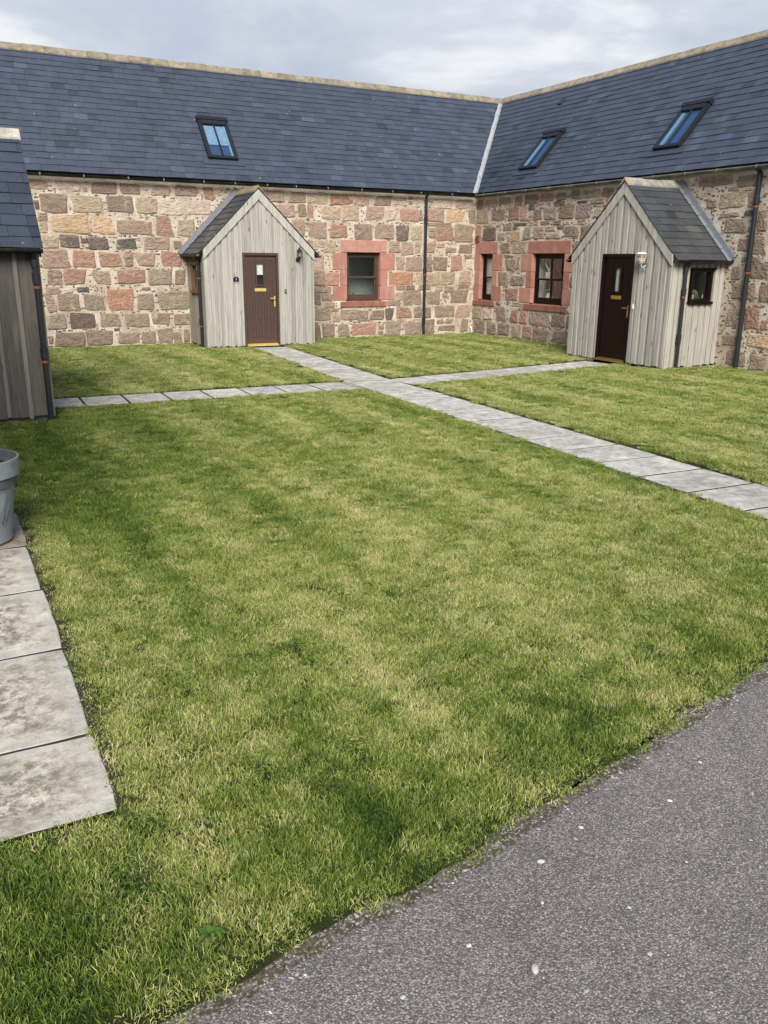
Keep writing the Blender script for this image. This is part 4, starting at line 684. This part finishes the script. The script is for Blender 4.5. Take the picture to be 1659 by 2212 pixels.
# crumbling strip of earth and grit where the lawn meets the tarmac
lo_, hi_ = [], []
for x in np.arange(-16, -6, .06):
    y = float(np.interp(x, [k[0] for k in KERB], [k[1] for k in KERB])); lo_.append((x, y-.055-.05*abs(noise.fractal(Vector((x*4, 1, 0)), .8, 2, 4)), -.0085)); hi_.append((x, y+.12, -.0085))
n = len(lo_); sv = MB().add(lo_+hi_, [(i, i+1, n+i+1, n+i) for i in range(n-1)]).build('verge', 'grit'); tag(sv, 'strip of earth and grit between lawn and tarmac', kind='structure')
# grass: tufts of blades on points spread over the lawns
def tuft(seed, nb, rad, hmin, hmax, wid, lean):
    r = np.random.default_rng(seed); vs, fs, cs = [], [], []
    for i in range(nb):
        a, d = r.uniform(0, 2*math.pi), rad*math.sqrt(r.uniform()); x, y = d*math.cos(a), d*math.sin(a); h = r.uniform(hmin, hmax); w = wid*r.uniform(.7, 1.3)/2
        la = r.uniform(0, 2*math.pi); le = h*lean*r.uniform(.2, 1.3); fa = r.uniform(0, math.pi); fx, fy = math.cos(fa)*w, math.sin(fa)*w; lx, ly = math.cos(la)*le, math.sin(la)*le
        b = len(vs); vs += [(x-fx, y-fy, 0), (x+fx, y+fy, 0), (x-fx*.9+lx*.35, y-fy*.9+ly*.35, h*.62), (x+fx*.9+lx*.35, y+fy*.9+ly*.35, h*.62), (x+lx-fx*.3, y+ly-fy*.3, h*(.98)), (x+lx+fx*.3, y+ly+fy*.3, h)]
        fs += [(b, b+1, b+3, b+2), (b+2, b+3, b+5, b+4)]; v = float(np.clip(r.normal(.5, .27), 0, 1)); cs += [(v, v, v)]*4+[(min(1, v+.22),)*3]*2
    me = bpy.data.meshes.new('grass_tuft'); me.from_pydata(vs, [], fs); ca = me.color_attributes.new('Col', 'FLOAT_COLOR', 'POINT'); ca.data.foreach_set('color', np.array([(*c, 1) for c in cs], dtype=np.float32).ravel())
    me.materials.append(M['grass']); return bpy.data.objects.new('grass_tuft', me)
tcol = bpy.data.collections.new('grass_tufts')
NV = 6
for i in range(NV): tcol.objects.link(tuft(i, 165, .066, .009, .026, .0027, .8))
def clover(seed):
    r = np.random.default_rng(seed); vs, fs, cs = [], [], []
    for i in range(26):
        a, d = r.uniform(0, 6.28), .06*math.sqrt(r.uniform()); x, y, z = d*math.cos(a), d*math.sin(a), r.uniform(.012, .026); t0 = r.uniform(0, 6.28); s = r.uniform(.005, .009); v = float(r.uniform(.15, .5))
        for k in range(3):
            t = t0+k*2.094; b = len(vs); c_, s_ = math.cos(t), math.sin(t)
            vs += [(x, y, z), (x+s*(c_*.7-s_*.5), y+s*(s_*.7+c_*.5), z+.002), (x+s*1.25*c_, y+s*1.25*s_, z+r.uniform(-.002, .003)), (x+s*(c_*.7+s_*.5), y+s*(s_*.7-c_*.5), z+.002)]; fs.append((b, b+1, b+2, b+3)); cs += [(v, v, v)]*4
    me = bpy.data.meshes.new('clover'); me.from_pydata(vs, [], fs); ca = me.color_attributes.new('Col', 'FLOAT_COLOR', 'POINT'); ca.data.foreach_set('color', np.array([(*c, 1) for c in cs], dtype=np.float32).ravel())
    me.materials.append(M['grass']); return bpy.data.objects.new('z_clover', me)
for i in range(2): tcol.objects.link(clover(50+i))
def inside(px, py, poly):
    p = np.array(poly); x0, y0 = p[:, 0], p[:, 1]; x1, y1 = np.roll(x0, -1), np.roll(y0, -1); c = np.zeros(len(px), bool)
    for a, b, d, e in zip(x0, y0, x1, y1):
        if b == e: continue
        k = ((b > py) != (e > py)) & (px < (d-a)*(py-b)/(e-b)+a); c ^= k
    return c
K = np.array(KERB)
def kerb_dist(x, y): return (y-np.interp(x, K[:, 0], K[:, 1]))
def grass(poly):
    p = np.array(poly); lo, hi = p.min(0), p.max(0); A_ = (hi-lo).prod(); s_ = .054; gx, gy = np.meshgrid(np.arange(lo[0], hi[0], s_), np.arange(lo[1], hi[1], s_)); x = (gx+rng.uniform(-.5, .5, gx.shape)*s_).ravel(); y = (gy+rng.uniform(-.5, .5, gy.shape)*s_).ravel(); N_ = len(x)
    dist = np.hypot(np.hypot(x-CAM.x, y-CAM.y), 1.9); dens = np.clip(343*(6.0/dist)**1.05, 120, 343); k = rng.uniform(0, 343, N_) < dens
    # only what the camera could see, with a wide margin
    vx = (x-CAM.x)*rt.x+(y-CAM.y)*rt.y; vz = (x-CAM.x)*math.sin(YAW)+(y-CAM.y)*math.cos(YAW); k &= np.abs(vx) < .75*np.maximum(vz, 0)+1.6
    x, y = x[k], y[k]; k = inside(x, y, poly); x, y = x[k], y[k]; ed = np.full(len(x), 9.); q = np.array(poly)[::2]
    for (ax, ay), (bx_, by_) in zip(q, np.roll(q, -1, 0)):
        vx, vy = bx_-ax, by_-ay; t = np.clip(((x-ax)*vx+(y-ay)*vy)/(vx*vx+vy*vy+1e-9), 0, 1); ed = np.minimum(ed, np.hypot(x-ax-t*vx, y-ay-t*vy))
    kk = kerb_dist(x, y) < .3; k = (ed > np.where(kk, .012, .022)) | (rng.uniform(size=len(x)) < .12); return x[k], y[k], ed[k]
for li, ((lab, _), poly) in enumerate(zip(LAWNS, polys)):
    x, y, ed = grass(poly); n = len(x); dist = np.hypot(np.hypot(x-CAM.x, y-CAM.y), 1.9)
    bare = np.array([noise.fractal(Vector((a*4.5, b*4.5, 31)), .9, 2, 3) for a, b in zip(x, y)]); k = (bare < .62) | (rng.uniform(size=n) < .25); x, y, ed, dist = x[k], y[k], ed[k], dist[k]; n = len(x)
    tone = np.empty(n); hgt = np.ones(n); kd = kerb_dist(x, y) if li in (0, 3) else np.full(n, 9.)
    for i in range(n):
        v = Vector((x[i], y[i], 0)); f = noise.fractal(v*.75, .9, 2.1, 5); g = noise.fractal(Vector((x[i]*3.1+9, y[i]*3.1, 5)), .8, 2, 3)
        g2 = noise.fractal(Vector((x[i]*8+3, y[i]*8, 2)), .8, 2, 3); tone[i] = .455+.08*f+.05*g+.26*g2+.10*noise.noise(Vector((x[i]*1.3+y[i]*.5, y[i]*6-x[i]*2, 3))); hgt[i] = (1+.35*g)*random.uniform(.75, 1.3)
    sx_ = x*.99+y*.03; stripe = .9*np.tanh(2.5*np.sin(sx_*2*math.pi/1.1))+.7*np.sin(sx_*2*math.pi/.37+1); tone += (.10+.05*np.sin(y*1.7))*stripe                   # mower stripes
    if li == 0:
        tone += .10*np.exp(-(((x+10.0)/1.5)**2+((y+15.6)/2.2)**2)) + .05
        tone -= .27*np.clip((-10.0-x)/2.0, 0, 1)*np.clip((y+15.3)/2.5, 0, 1)             # darker green beside the porch, shade from the left put into the colour
    else: tone += .10
    tone += rng.normal(0, .10, n); dead = rng.uniform(size=n) < .025; tone[dead] += .35            # tufts differ, a few are dead
    lush = np.exp(-np.clip(kd-.25, 0, 9)/.42)*(kd > -.1); edge = np.exp(-(np.clip(kd, 0, 9)/.09)**2)
    tone = tone-.17*lush+.14*edge; hgt = hgt*(1+.35*lush-.4*edge); eb = np.exp(-(ed/.09)**2); tone += .06*eb; hgt *= 1-.35*eb
    wid = np.clip(np.sqrt(dist/6), 1, 1.75); me = bpy.data.meshes.new('grass'); me.from_pydata([(a, b, -.006 if li == 0 else .012) for a, b in zip(x, y)], [], [])
    def at(nm, ty, arr): q = me.attributes.new(nm, ty, 'POINT'); q.data.foreach_set('vector' if ty == 'FLOAT_VECTOR' else 'value', np.ascontiguousarray(arr).ravel())
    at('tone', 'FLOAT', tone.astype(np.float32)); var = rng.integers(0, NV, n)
    cl = np.array([noise.fractal(Vector((a*2.2+20, b*2.2, 7)), .8, 2, 3) for a, b in zip(x, y)]); sel = (rng.uniform(size=n) < np.clip((cl-.25)*1.2, 0, .3)) & (dist < 5.5); var[sel] = NV+rng.integers(0, 2, sel.sum())
    at('var', 'INT', var.astype(np.int32))
    at('rot', 'FLOAT_VECTOR', np.stack([rng.normal(0, .12, n), rng.normal(0, .12, n), rng.uniform(0, 6.28, n)], 1).astype(np.float32))
    at('scl', 'FLOAT_VECTOR', np.stack([wid, wid, hgt*1.0], 1).astype(np.float32))
    o = bpy.data.objects.new('grass', me); coll.objects.link(o); tag(o, 'short mown grass of the '+lab, 'grass', kind='stuff')
    if li == 0:
        ng = bpy.data.node_groups.new('scatter', 'GeometryNodeTree'); ng.interface.new_socket('Geometry', in_out='INPUT', socket_type='NodeSocketGeometry'); ng.interface.new_socket('Geometry', in_out='OUTPUT', socket_type='NodeSocketGeometry')
        N_ = ng.nodes; gi, go = N_.new('NodeGroupInput'), N_.new('NodeGroupOutput'); ip = N_.new('GeometryNodeInstanceOnPoints'); ci = N_.new('GeometryNodeCollectionInfo')
        ci.inputs['Collection'].default_value = tcol; ci.inputs['Separate Children'].default_value = True; ci.inputs['Reset Children'].default_value = True
        def na(nm, ty): q = N_.new('GeometryNodeInputNamedAttribute'); q.data_type = ty; q.inputs[0].default_value = nm; return q.outputs['Attribute']
        lk = ng.links.new; lk(gi.outputs[0], ip.inputs['Points']); lk(ci.outputs[0], ip.inputs['Instance']); ip.inputs['Pick Instance'].default_value = True
        lk(na('var', 'INT'), ip.inputs['Instance Index']); lk(na('scl', 'FLOAT_VECTOR'), ip.inputs['Scale'])
        er = N_.new('FunctionNodeEulerToRotation'); lk(na('rot', 'FLOAT_VECTOR'), er.inputs[0]); lk(er.outputs[0], ip.inputs['Rotation']); lk(ip.outputs[0], go.inputs[0])
    o.modifiers.new('scatter', 'NODES').node_group = ng
    print('grass', n)
# ------------------------------------------------------------------ loose chippings along the lawn edge, pebbles on the drive
def pebble_geo(mb, x, y, z, s, col):
    a = U(0, 6.28); ex = (s*U(.8, 1.3), s*U(.6, 1), s*U(.35, .6)); vs = []
    for (cx, cy, cz) in ((1, 0, 0), (.5, .8, .1), (-.5, .8, 0), (-1, 0, .1), (-.5, -.8, 0), (.5, -.8, .1), (.35, .2, .95), (-.4, .1, .9), (0, -.4, .85), (0, 0, -.6)):
        px, py = cx*ex[0]*U(.85, 1.15), cy*ex[1]*U(.85, 1.15); vs.append((x+px*math.cos(a)-py*math.sin(a), y+px*math.sin(a)+py*math.cos(a), z+cz*ex[2]))
    mb.add(vs, [(0, 1, 6), (1, 2, 7, 6), (2, 3, 7), (3, 4, 8, 7), (4, 5, 8), (5, 0, 6, 8), (6, 7, 8), (1, 0, 9), (2, 1, 9), (3, 2, 9), (4, 3, 9), (5, 4, 9), (0, 5, 9)], col)
q = MB()
for i in range(2600):
    x = U(-14.2, -8.6); y = float(np.interp(x, K[:, 0], K[:, 1])) - abs(random.gauss(0, .06))+.03 + .03*noise.noise(Vector((x*3, 0, 1)))
    v = random.choice(((.18, .17, .165), (.28, .265, .25), (.10, .095, .09), (.34, .32, .29))); pebble_geo(q, x, y, -.010, abs(random.gauss(.0035, .002))+.002, jit(v, .2))
for i in range(900):
    x, y = U(-13.6, -8.5), U(-19.6, -17.4)
    if y > np.interp(x, K[:, 0], K[:, 1])-.06: continue
    v = random.choice(((.26, .245, .235), (.16, .15, .145), (.36, .34, .31))); pebble_geo(q, x, y, -.011, abs(random.gauss(.003, .0015))+.0015, jit(v, .2))
tag(q.build('chippings', 'tinted'), 'fine loose chippings along the lawn edge and over the tarmac', 'chippings', kind='stuff')
q = MB()
for i in range(420):
    y = U(-17.1, -12.95); x = -12.735+random.gauss(0, .018); pebble_geo(q, x, y, .006, U(.002, .006), jit(random.choice(((.4, .37, .33), (.2, .17, .13), (.12, .09, .06))), .2))
tag(q.build('slab_edge_grit', 'tinted'), 'pale grit along the edge of the broad worn slabs', 'grit', kind='stuff')
for (x, y, s, lab) in ((-11.83, -18.38, .017, 'largest white oval pebble on the tarmac drive'), (-11.54, -18.03, .013, 'white pebble on the tarmac just below the lawn edge')):
    q = MB(); q.lathe([(0.001, -.35*s), (.7*s, -.25*s), (s, .1*s), (.8*s, .45*s), (.35*s, .62*s), (0.001, .66*s)], (0, 0, 0), 12); q.v = [(a*.68+.06*s, b*1.15, c) for a, b, c in q.v]
    o = q.build('pebble', 'pebble_white', smooth=True); o.location = (x, y, -.008); o.rotation_euler = (0, 0, U(0, 3)); tag(o, lab, 'pebble')
for (x, y) in ((-12.21, -18.29), (-12.42, -18.10), (-11.42, -18.32), (-11.95, -18.22), (-11.1, -18.25), (-10.9, -17.98), (-11.65, -18.18), (-12.55, -18.17), (-10.6, -17.85), (-11.3, -17.95)):
    q = MB(); pebble_geo(q, 0, 0, 0, U(.007, .011), jit((.5, .48, .44), .15)); o = q.build('pebble', 'tinted'); o.location = (x, y, -.009); tag(o, 'small pale stone lying loose on the tarmac', 'pebble', 'small loose stones on the tarmac')
# weeds: flat rosettes by the lawn edge
def leaf(mb, base, ang, ln, wd, rise, droop, col=(1, 1, 1), n=6):
    dx, dy = math.cos(ang), math.sin(ang); vs = []; fs = []
    for i in range(n+1):
        f = i/n; r = ln*f; z = rise*math.sin(f*math.pi*.75)-droop*f*f; w = wd*math.sin(math.pi*(.12+.88*f)**.8)*.5 if i < n else 0
        for s in (-1, 0, 1): vs.append((base[0]+dx*r-dy*w*s, base[1]+dy*r+dx*w*s, base[2]+z+(0 if s else -.12*w)))
    for i in range(n):
        for s in (0, 1): fs.append((i*3+s, i*3+s+1, i*3+s+4, i*3+s+3))
    mb.add(vs, fs, col)
for (x, y, s, lab) in ((-12.62, -17.86, .052, 'dark green weed rosette at the lawn edge by the tarmac'),):
    w = empty('weed', (x, y, .012)); tag(w, lab, 'weed')
    for i in range(15): q = MB(); leaf(q, (0, 0, .004), i*2.4+U(-.2, .2), s*U(.6, 1.15), s*.30, s*U(.2, .5), s*.25); q.build('leaf', 'weed_green', w, smooth=True)
# ------------------------------------------------------------------ planter at the left edge
pt = empty('planter', (-13.03, -13.62, .0)); tag(pt, 'large grey plastic plant pot standing on the worn slabs', 'plant pot')
prof = [(.001, .006), (.185, .006), (.20, .02), (.262, .475), (.27, .478), (.293, .485), (.30, .598), (.299, .605), (.290, .605)]
MB().lathe(prof, n=72).build('pot', 'pot_plastic', pt)
MB().lathe([(.2895, .6045), (.282, .53), (.272, .42)], n=72).build('inner_wall', 'print_grey', pt)
q = MB(); n = 40; vs = [(0, 0, .535)]+[(.279*math.cos(6.2832*k/n), .279*math.sin(6.2832*k/n), .525) for k in range(n)]; q.add(vs, [(0, 1+k, 1+(k+1) % n) for k in range(n)]).build('compost', 'charcoal', pt)
q = MB()
for i in range(60): a, r = U(0, 6.28), .25*math.sqrt(U(0, 1)); pebble_geo(q, r*math.cos(a), r*math.sin(a), .538, U(.015, .035), jit((.03, .03, .033), .3))
tag(q.build('bark_chips', 'tinted', pt), kind='stuff')
def on_pot(a, z, e=.0015): r = .20+(z-.02)/(.475-.02)*.062+e; return (r*math.cos(a), r*math.sin(a), z)
q = MB()
for base, ln, tilt in (((-.95, .13), .22, .42), ((-.80, .12), .15, .75), ((-1.25, .13), .16, .1)):
    for i in range(11):
        f = i/10; a = base[0]+tilt*ln*f*3.2; z = base[1]+ln*f; l = .05*(1-f)+.012
        for s in (-1, 1): q.add([on_pot(a, z), on_pot(a+s*l*2.0, z+l*.85), on_pot(a+s*l*2.3, z+l*.98), on_pot(a+s*l*1.3, z+l*.85)], [(0, 1, 2, 3)])
q.build('fern_print', 'print_grey', pt)
q = MB()
for i in range(26): leaf(q, (-.08+U(-.06, .06), U(-.06, .06), .53), U(0, 6.28), U(.16, .26), .03, U(.12, .22), .02)
q.build('foliage', 'leaf_pale', pt, smooth=True)
# ------------------------------------------------------------------ lamps, number plates, bells
def lamp(root, u, z, F, white, label):
    th = root.rotation_euler.z; o = empty('wall_lamp', wpos(root, (u, F, z)), th); tag(o, label, 'wall lamp'); mt = 'white_paint' if white else 'black_plastic'
    MB().tube([(0, 0, .0), (0, -.016, .0)], .052, 20).build('backplate', 'lead' if white else mt, o)
    if not white:
        MB().tube([(0, -.01, -.01), (0, -.06, -.035), (0, -.11, -.02), (0, -.12, .03)], .010, 10).build('arm', mt, o, smooth=True)
        c = (0, -.12, 0); q = MB(); q.lathe([(.001, .03), (.03, .03), (.034, .045), (.028, .05)], c, 6)
        for k in range(6): a = k*math.pi/3; q.tube([(.034*math.cos(a), -.12+.034*math.sin(a), .045), (.058*math.cos(a), -.12+.058*math.sin(a), .16)], .004, 6)
        q.build('cage', mt, o); MB().lathe([(.030, .05), (.054, .158)], c, 6).build('lamp_pane', 'glass', o)
        MB().lathe([(.001, .058), (.016, .062), (.02, .10), (.010, .13), (.001, .132)], c, 12).build('bulb', 'white_paint', o, smooth=True)
        MB().lathe([(.072, .155), (.075, .162), (.060, .20), (.034, .235), (.012, .25), (.010, .262), (.012, .27), (.001, .28)], c, 6).lathe([(.001, .156), (.072, .155)], c, 6).build('lamp_roof', mt, o)
    else:
        MB().tube([(0, -.01, -.02), (0, -.07, -.06), (0, -.13, -.02), (0, -.135, .02)], .010, 10).tube([(0, -.03, -.075), (0, -.03, -.095)], .014, 10).build('arm', mt, o, smooth=True)
        c = (0, -.14, 0); q = MB(); q.lathe([(.001, .012), (.03, .014), (.045, .03), (.05, .04)], c, 12)
        for k in range(4): a = k*math.pi/2+.78; q.tube([(.048*math.cos(a), -.14+.048*math.sin(a), .035), (.085*math.cos(a), -.14+.085*math.sin(a), .15), (.10*math.cos(a), -.14+.10*math.sin(a), .185)], .006, 6)
        for zz, rr in ((.065, .058), (.09, .066)): q.lathe([(rr, zz), (rr+.004, zz+.006), (rr, zz+.012)], c, 16)
        q.build('cage', mt, o); MB().lathe([(.044, .035), (.082, .16)], c, 12).build('lamp_pane', 'lamp_amber', o)
        MB().lathe([(.001, .175), (.105, .182), (.11, .19), (.06, .215), (.001, .225)], c, 20).build('lamp_roof', mt, o, smooth=False)
    return o
simple('lamp_amber', (.33, .25, .13), .25, .5)
lamp(P1, .90, 1.93, -1.28-.042, False, 'black carriage lantern on the porch with the brown door')
lamp(P2, .70, 1.90, -1.385-.042, True, 'white painted lantern on the porch with the near black door')
def numeral(txt, size, parent, loc, rot, mat):
    cu = bpy.data.curves.new('numeral', 'FONT'); cu.body = txt; cu.size = size; cu.extrude = .002; cu.align_x = 'CENTER'; cu.align_y = 'CENTER'
    t = bpy.data.objects.new('t', cu); coll.objects.link(t); bpy.context.view_layer.update(); me = bpy.data.meshes.new_from_object(t.evaluated_get(bpy.context.evaluated_depsgraph_get())); bpy.data.objects.remove(t)
    me.materials.clear(); me.materials.append(M[mat]); o = bpy.data.objects.new('numeral', me); coll.objects.link(o); o.parent = parent; o.location = loc; o.rotation_euler = rot; return o
pl = empty('house_number_plate', wpos(P1, (-.575, -1.28-.044, 1.50)), 0); tag(pl, 'black arched house number plate reading 1 beside the brown door', 'number plate')
arch = [(-.062, -.055), (.062, -.055), (.062, .022)]+[(.062*math.cos(a) if k in (0, 8) else .045*math.cos(a), .03+.03*math.sin(a)) for k, a in enumerate([math.pi*j/8 for j in range(9)])]+[(-.062, .022)]
MB().extrude(arch, 1, -.008, .0).build('plate', 'charcoal', pl, fix=True); MB().box(-.062, .062, -.009, 0, -.063, -.0565).build('trim', 'white_paint', pl); numeral('1', .085, pl, (0, -.010, .0), (R(90), 0, 0), 'white_paint')
bl = empty('door_bell', wpos(P1, (.585, -1.28-.044, 1.24)), 0); tag(bl, 'black bell push to the right of the brown door', 'doorbell'); MB().box(-.016, .016, -.014, 0, -.04, .04).build('body', 'charcoal', bl); MB().tube([(0, -.013, .0), (0, -.018, 0)], .009, 12).build('button', 'white_paint', bl)
bl = empty('door_bell', wpos(P2, (.475, -1.385-.044, 1.12)), P2.rotation_euler.z); tag(bl, 'white bell push to the right of the near black door', 'doorbell'); MB().box(-.022, .022, -.018, 0, -.05, .05).build('body', 'white_paint', bl); MB().tube([(0, -.017, -.01), (0, -.021, -.01)], .010, 12).build('button', 'ceramic', bl)
# ------------------------------------------------------------------ things on the window sills
def spider_plant(loc, s, label, pot='ceramic', n=34):
    o = empty('spider_plant', loc); tag(o, label, 'house plant')
    MB().lathe([(.001, 0), (.045*s, 0), (.062*s, .11*s), (.066*s, .115*s), (.058*s, .115*s), (.05*s, .10*s), (.001, .10*s)], n=20).build('pot', pot, o, smooth=True)
    q = MB()
    for i in range(n): leaf(q, (U(-.02, .02)*s, U(-.02, .02)*s, .10*s), U(0, 6.28), U(.14, .27)*s, .014*s, U(.09, .20)*s, U(.05, .24)*s, n=8)
    q.build('leaves', 'leaf_pale', o, smooth=True); return o
spider_plant(wpos(A, (-3.52, .30, .97)), .85, 'spider plant on the sill of the window in the back range', 'black_plastic')
MB().lathe([(.001, 0), (.028, 0), (.034, .03), (.022, .06), (.012, .075), (.020, .10), (.001, .115)], n=14).build('ornament', 'cat_wood', None, smooth=True)
o = bpy.data.objects['ornament']; o.location = wpos(A, (-3.10, .30, .955)); tag(o, 'small dark ornament on the sill of the window in the back range', 'ornament')
spider_plant(wpos(P2, (1.31-.125, -.66, 1.262)), .85, 'spider plant in a white pot in the side window of the right porch')
sg = empty('number_sign', wpos(P2, (1.31-.075, -.445, 1.263)), P2.rotation_euler.z+R(90)); tag(sg, 'dark square sign reading 3 in the side window of the right porch', 'number sign')
MB().box(-.055, .055, -.008, .0, 0, .13).build('plate', 'charcoal', sg); numeral('3', .085, sg, (0, -.010, .065), (R(90), 0, 0), 'white_paint')
def heart_ring(name, loc, rz, s, thick, mat, label, n=44):
    pts = [(16*math.sin(t)**3, 13*math.cos(t)-5*math.cos(2*t)-2*math.cos(3*t)-math.cos(4*t)) for t in [2*math.pi*k/n for k in range(n)]]
    pts = [(x*s/32*.92, 0, z*s/30) for x, z in pts]; q = MB(); q.tube(pts+pts[:1], thick, 8, cap=False); q.tube([(0, 0, s*.17), (0, 0, s*.42)], .002, 5); o = q.build(name, mat, None, smooth=True); o.location = loc; o.rotation_euler = (0, 0, rz); tag(o, label, 'heart'); return o
hz = B.rotation_euler.z
heart_ring('hanging_heart', wpos(B, (2.84, .24, 1.87)), hz, .30, .017, 'white_paint', 'white heart hanging in the left half of the two-part window')
heart_ring('hanging_heart', wpos(B, (3.36, .22, 1.82)), hz, .50, .006, 'lead', 'thin wire heart hanging in the right half of the two-part window')
o = MB().box(-.10, .10, -.002, .002, 0, .15).build('card', 'white_blind', None); o.location = wpos(B, (2.83, .225, 1.545)); o.rotation_euler = (0, 0, hz); tag(o, 'white card below the white heart in the two-part window', 'card')
vp = empty('potted_plant', wpos(B, (2.80, .32, .965))); tag(vp, 'leafy plant in a white jug on the sill of the two-part window', 'house plant')
MB().lathe([(.001, 0), (.085, 0), (.10, .06), (.09, .15), (.065, .20), (.075, .23), (.06, .23), (.001, .20)], n=20).build('jug', 'ceramic', vp, smooth=True)
q = MB()
for i in range(9): leaf(q, (0, 0, .21), U(0, 6.28), U(.12, .2), .075, U(.1, .24), .06)
q.build('leaves', 'weed_green', vp, smooth=True)
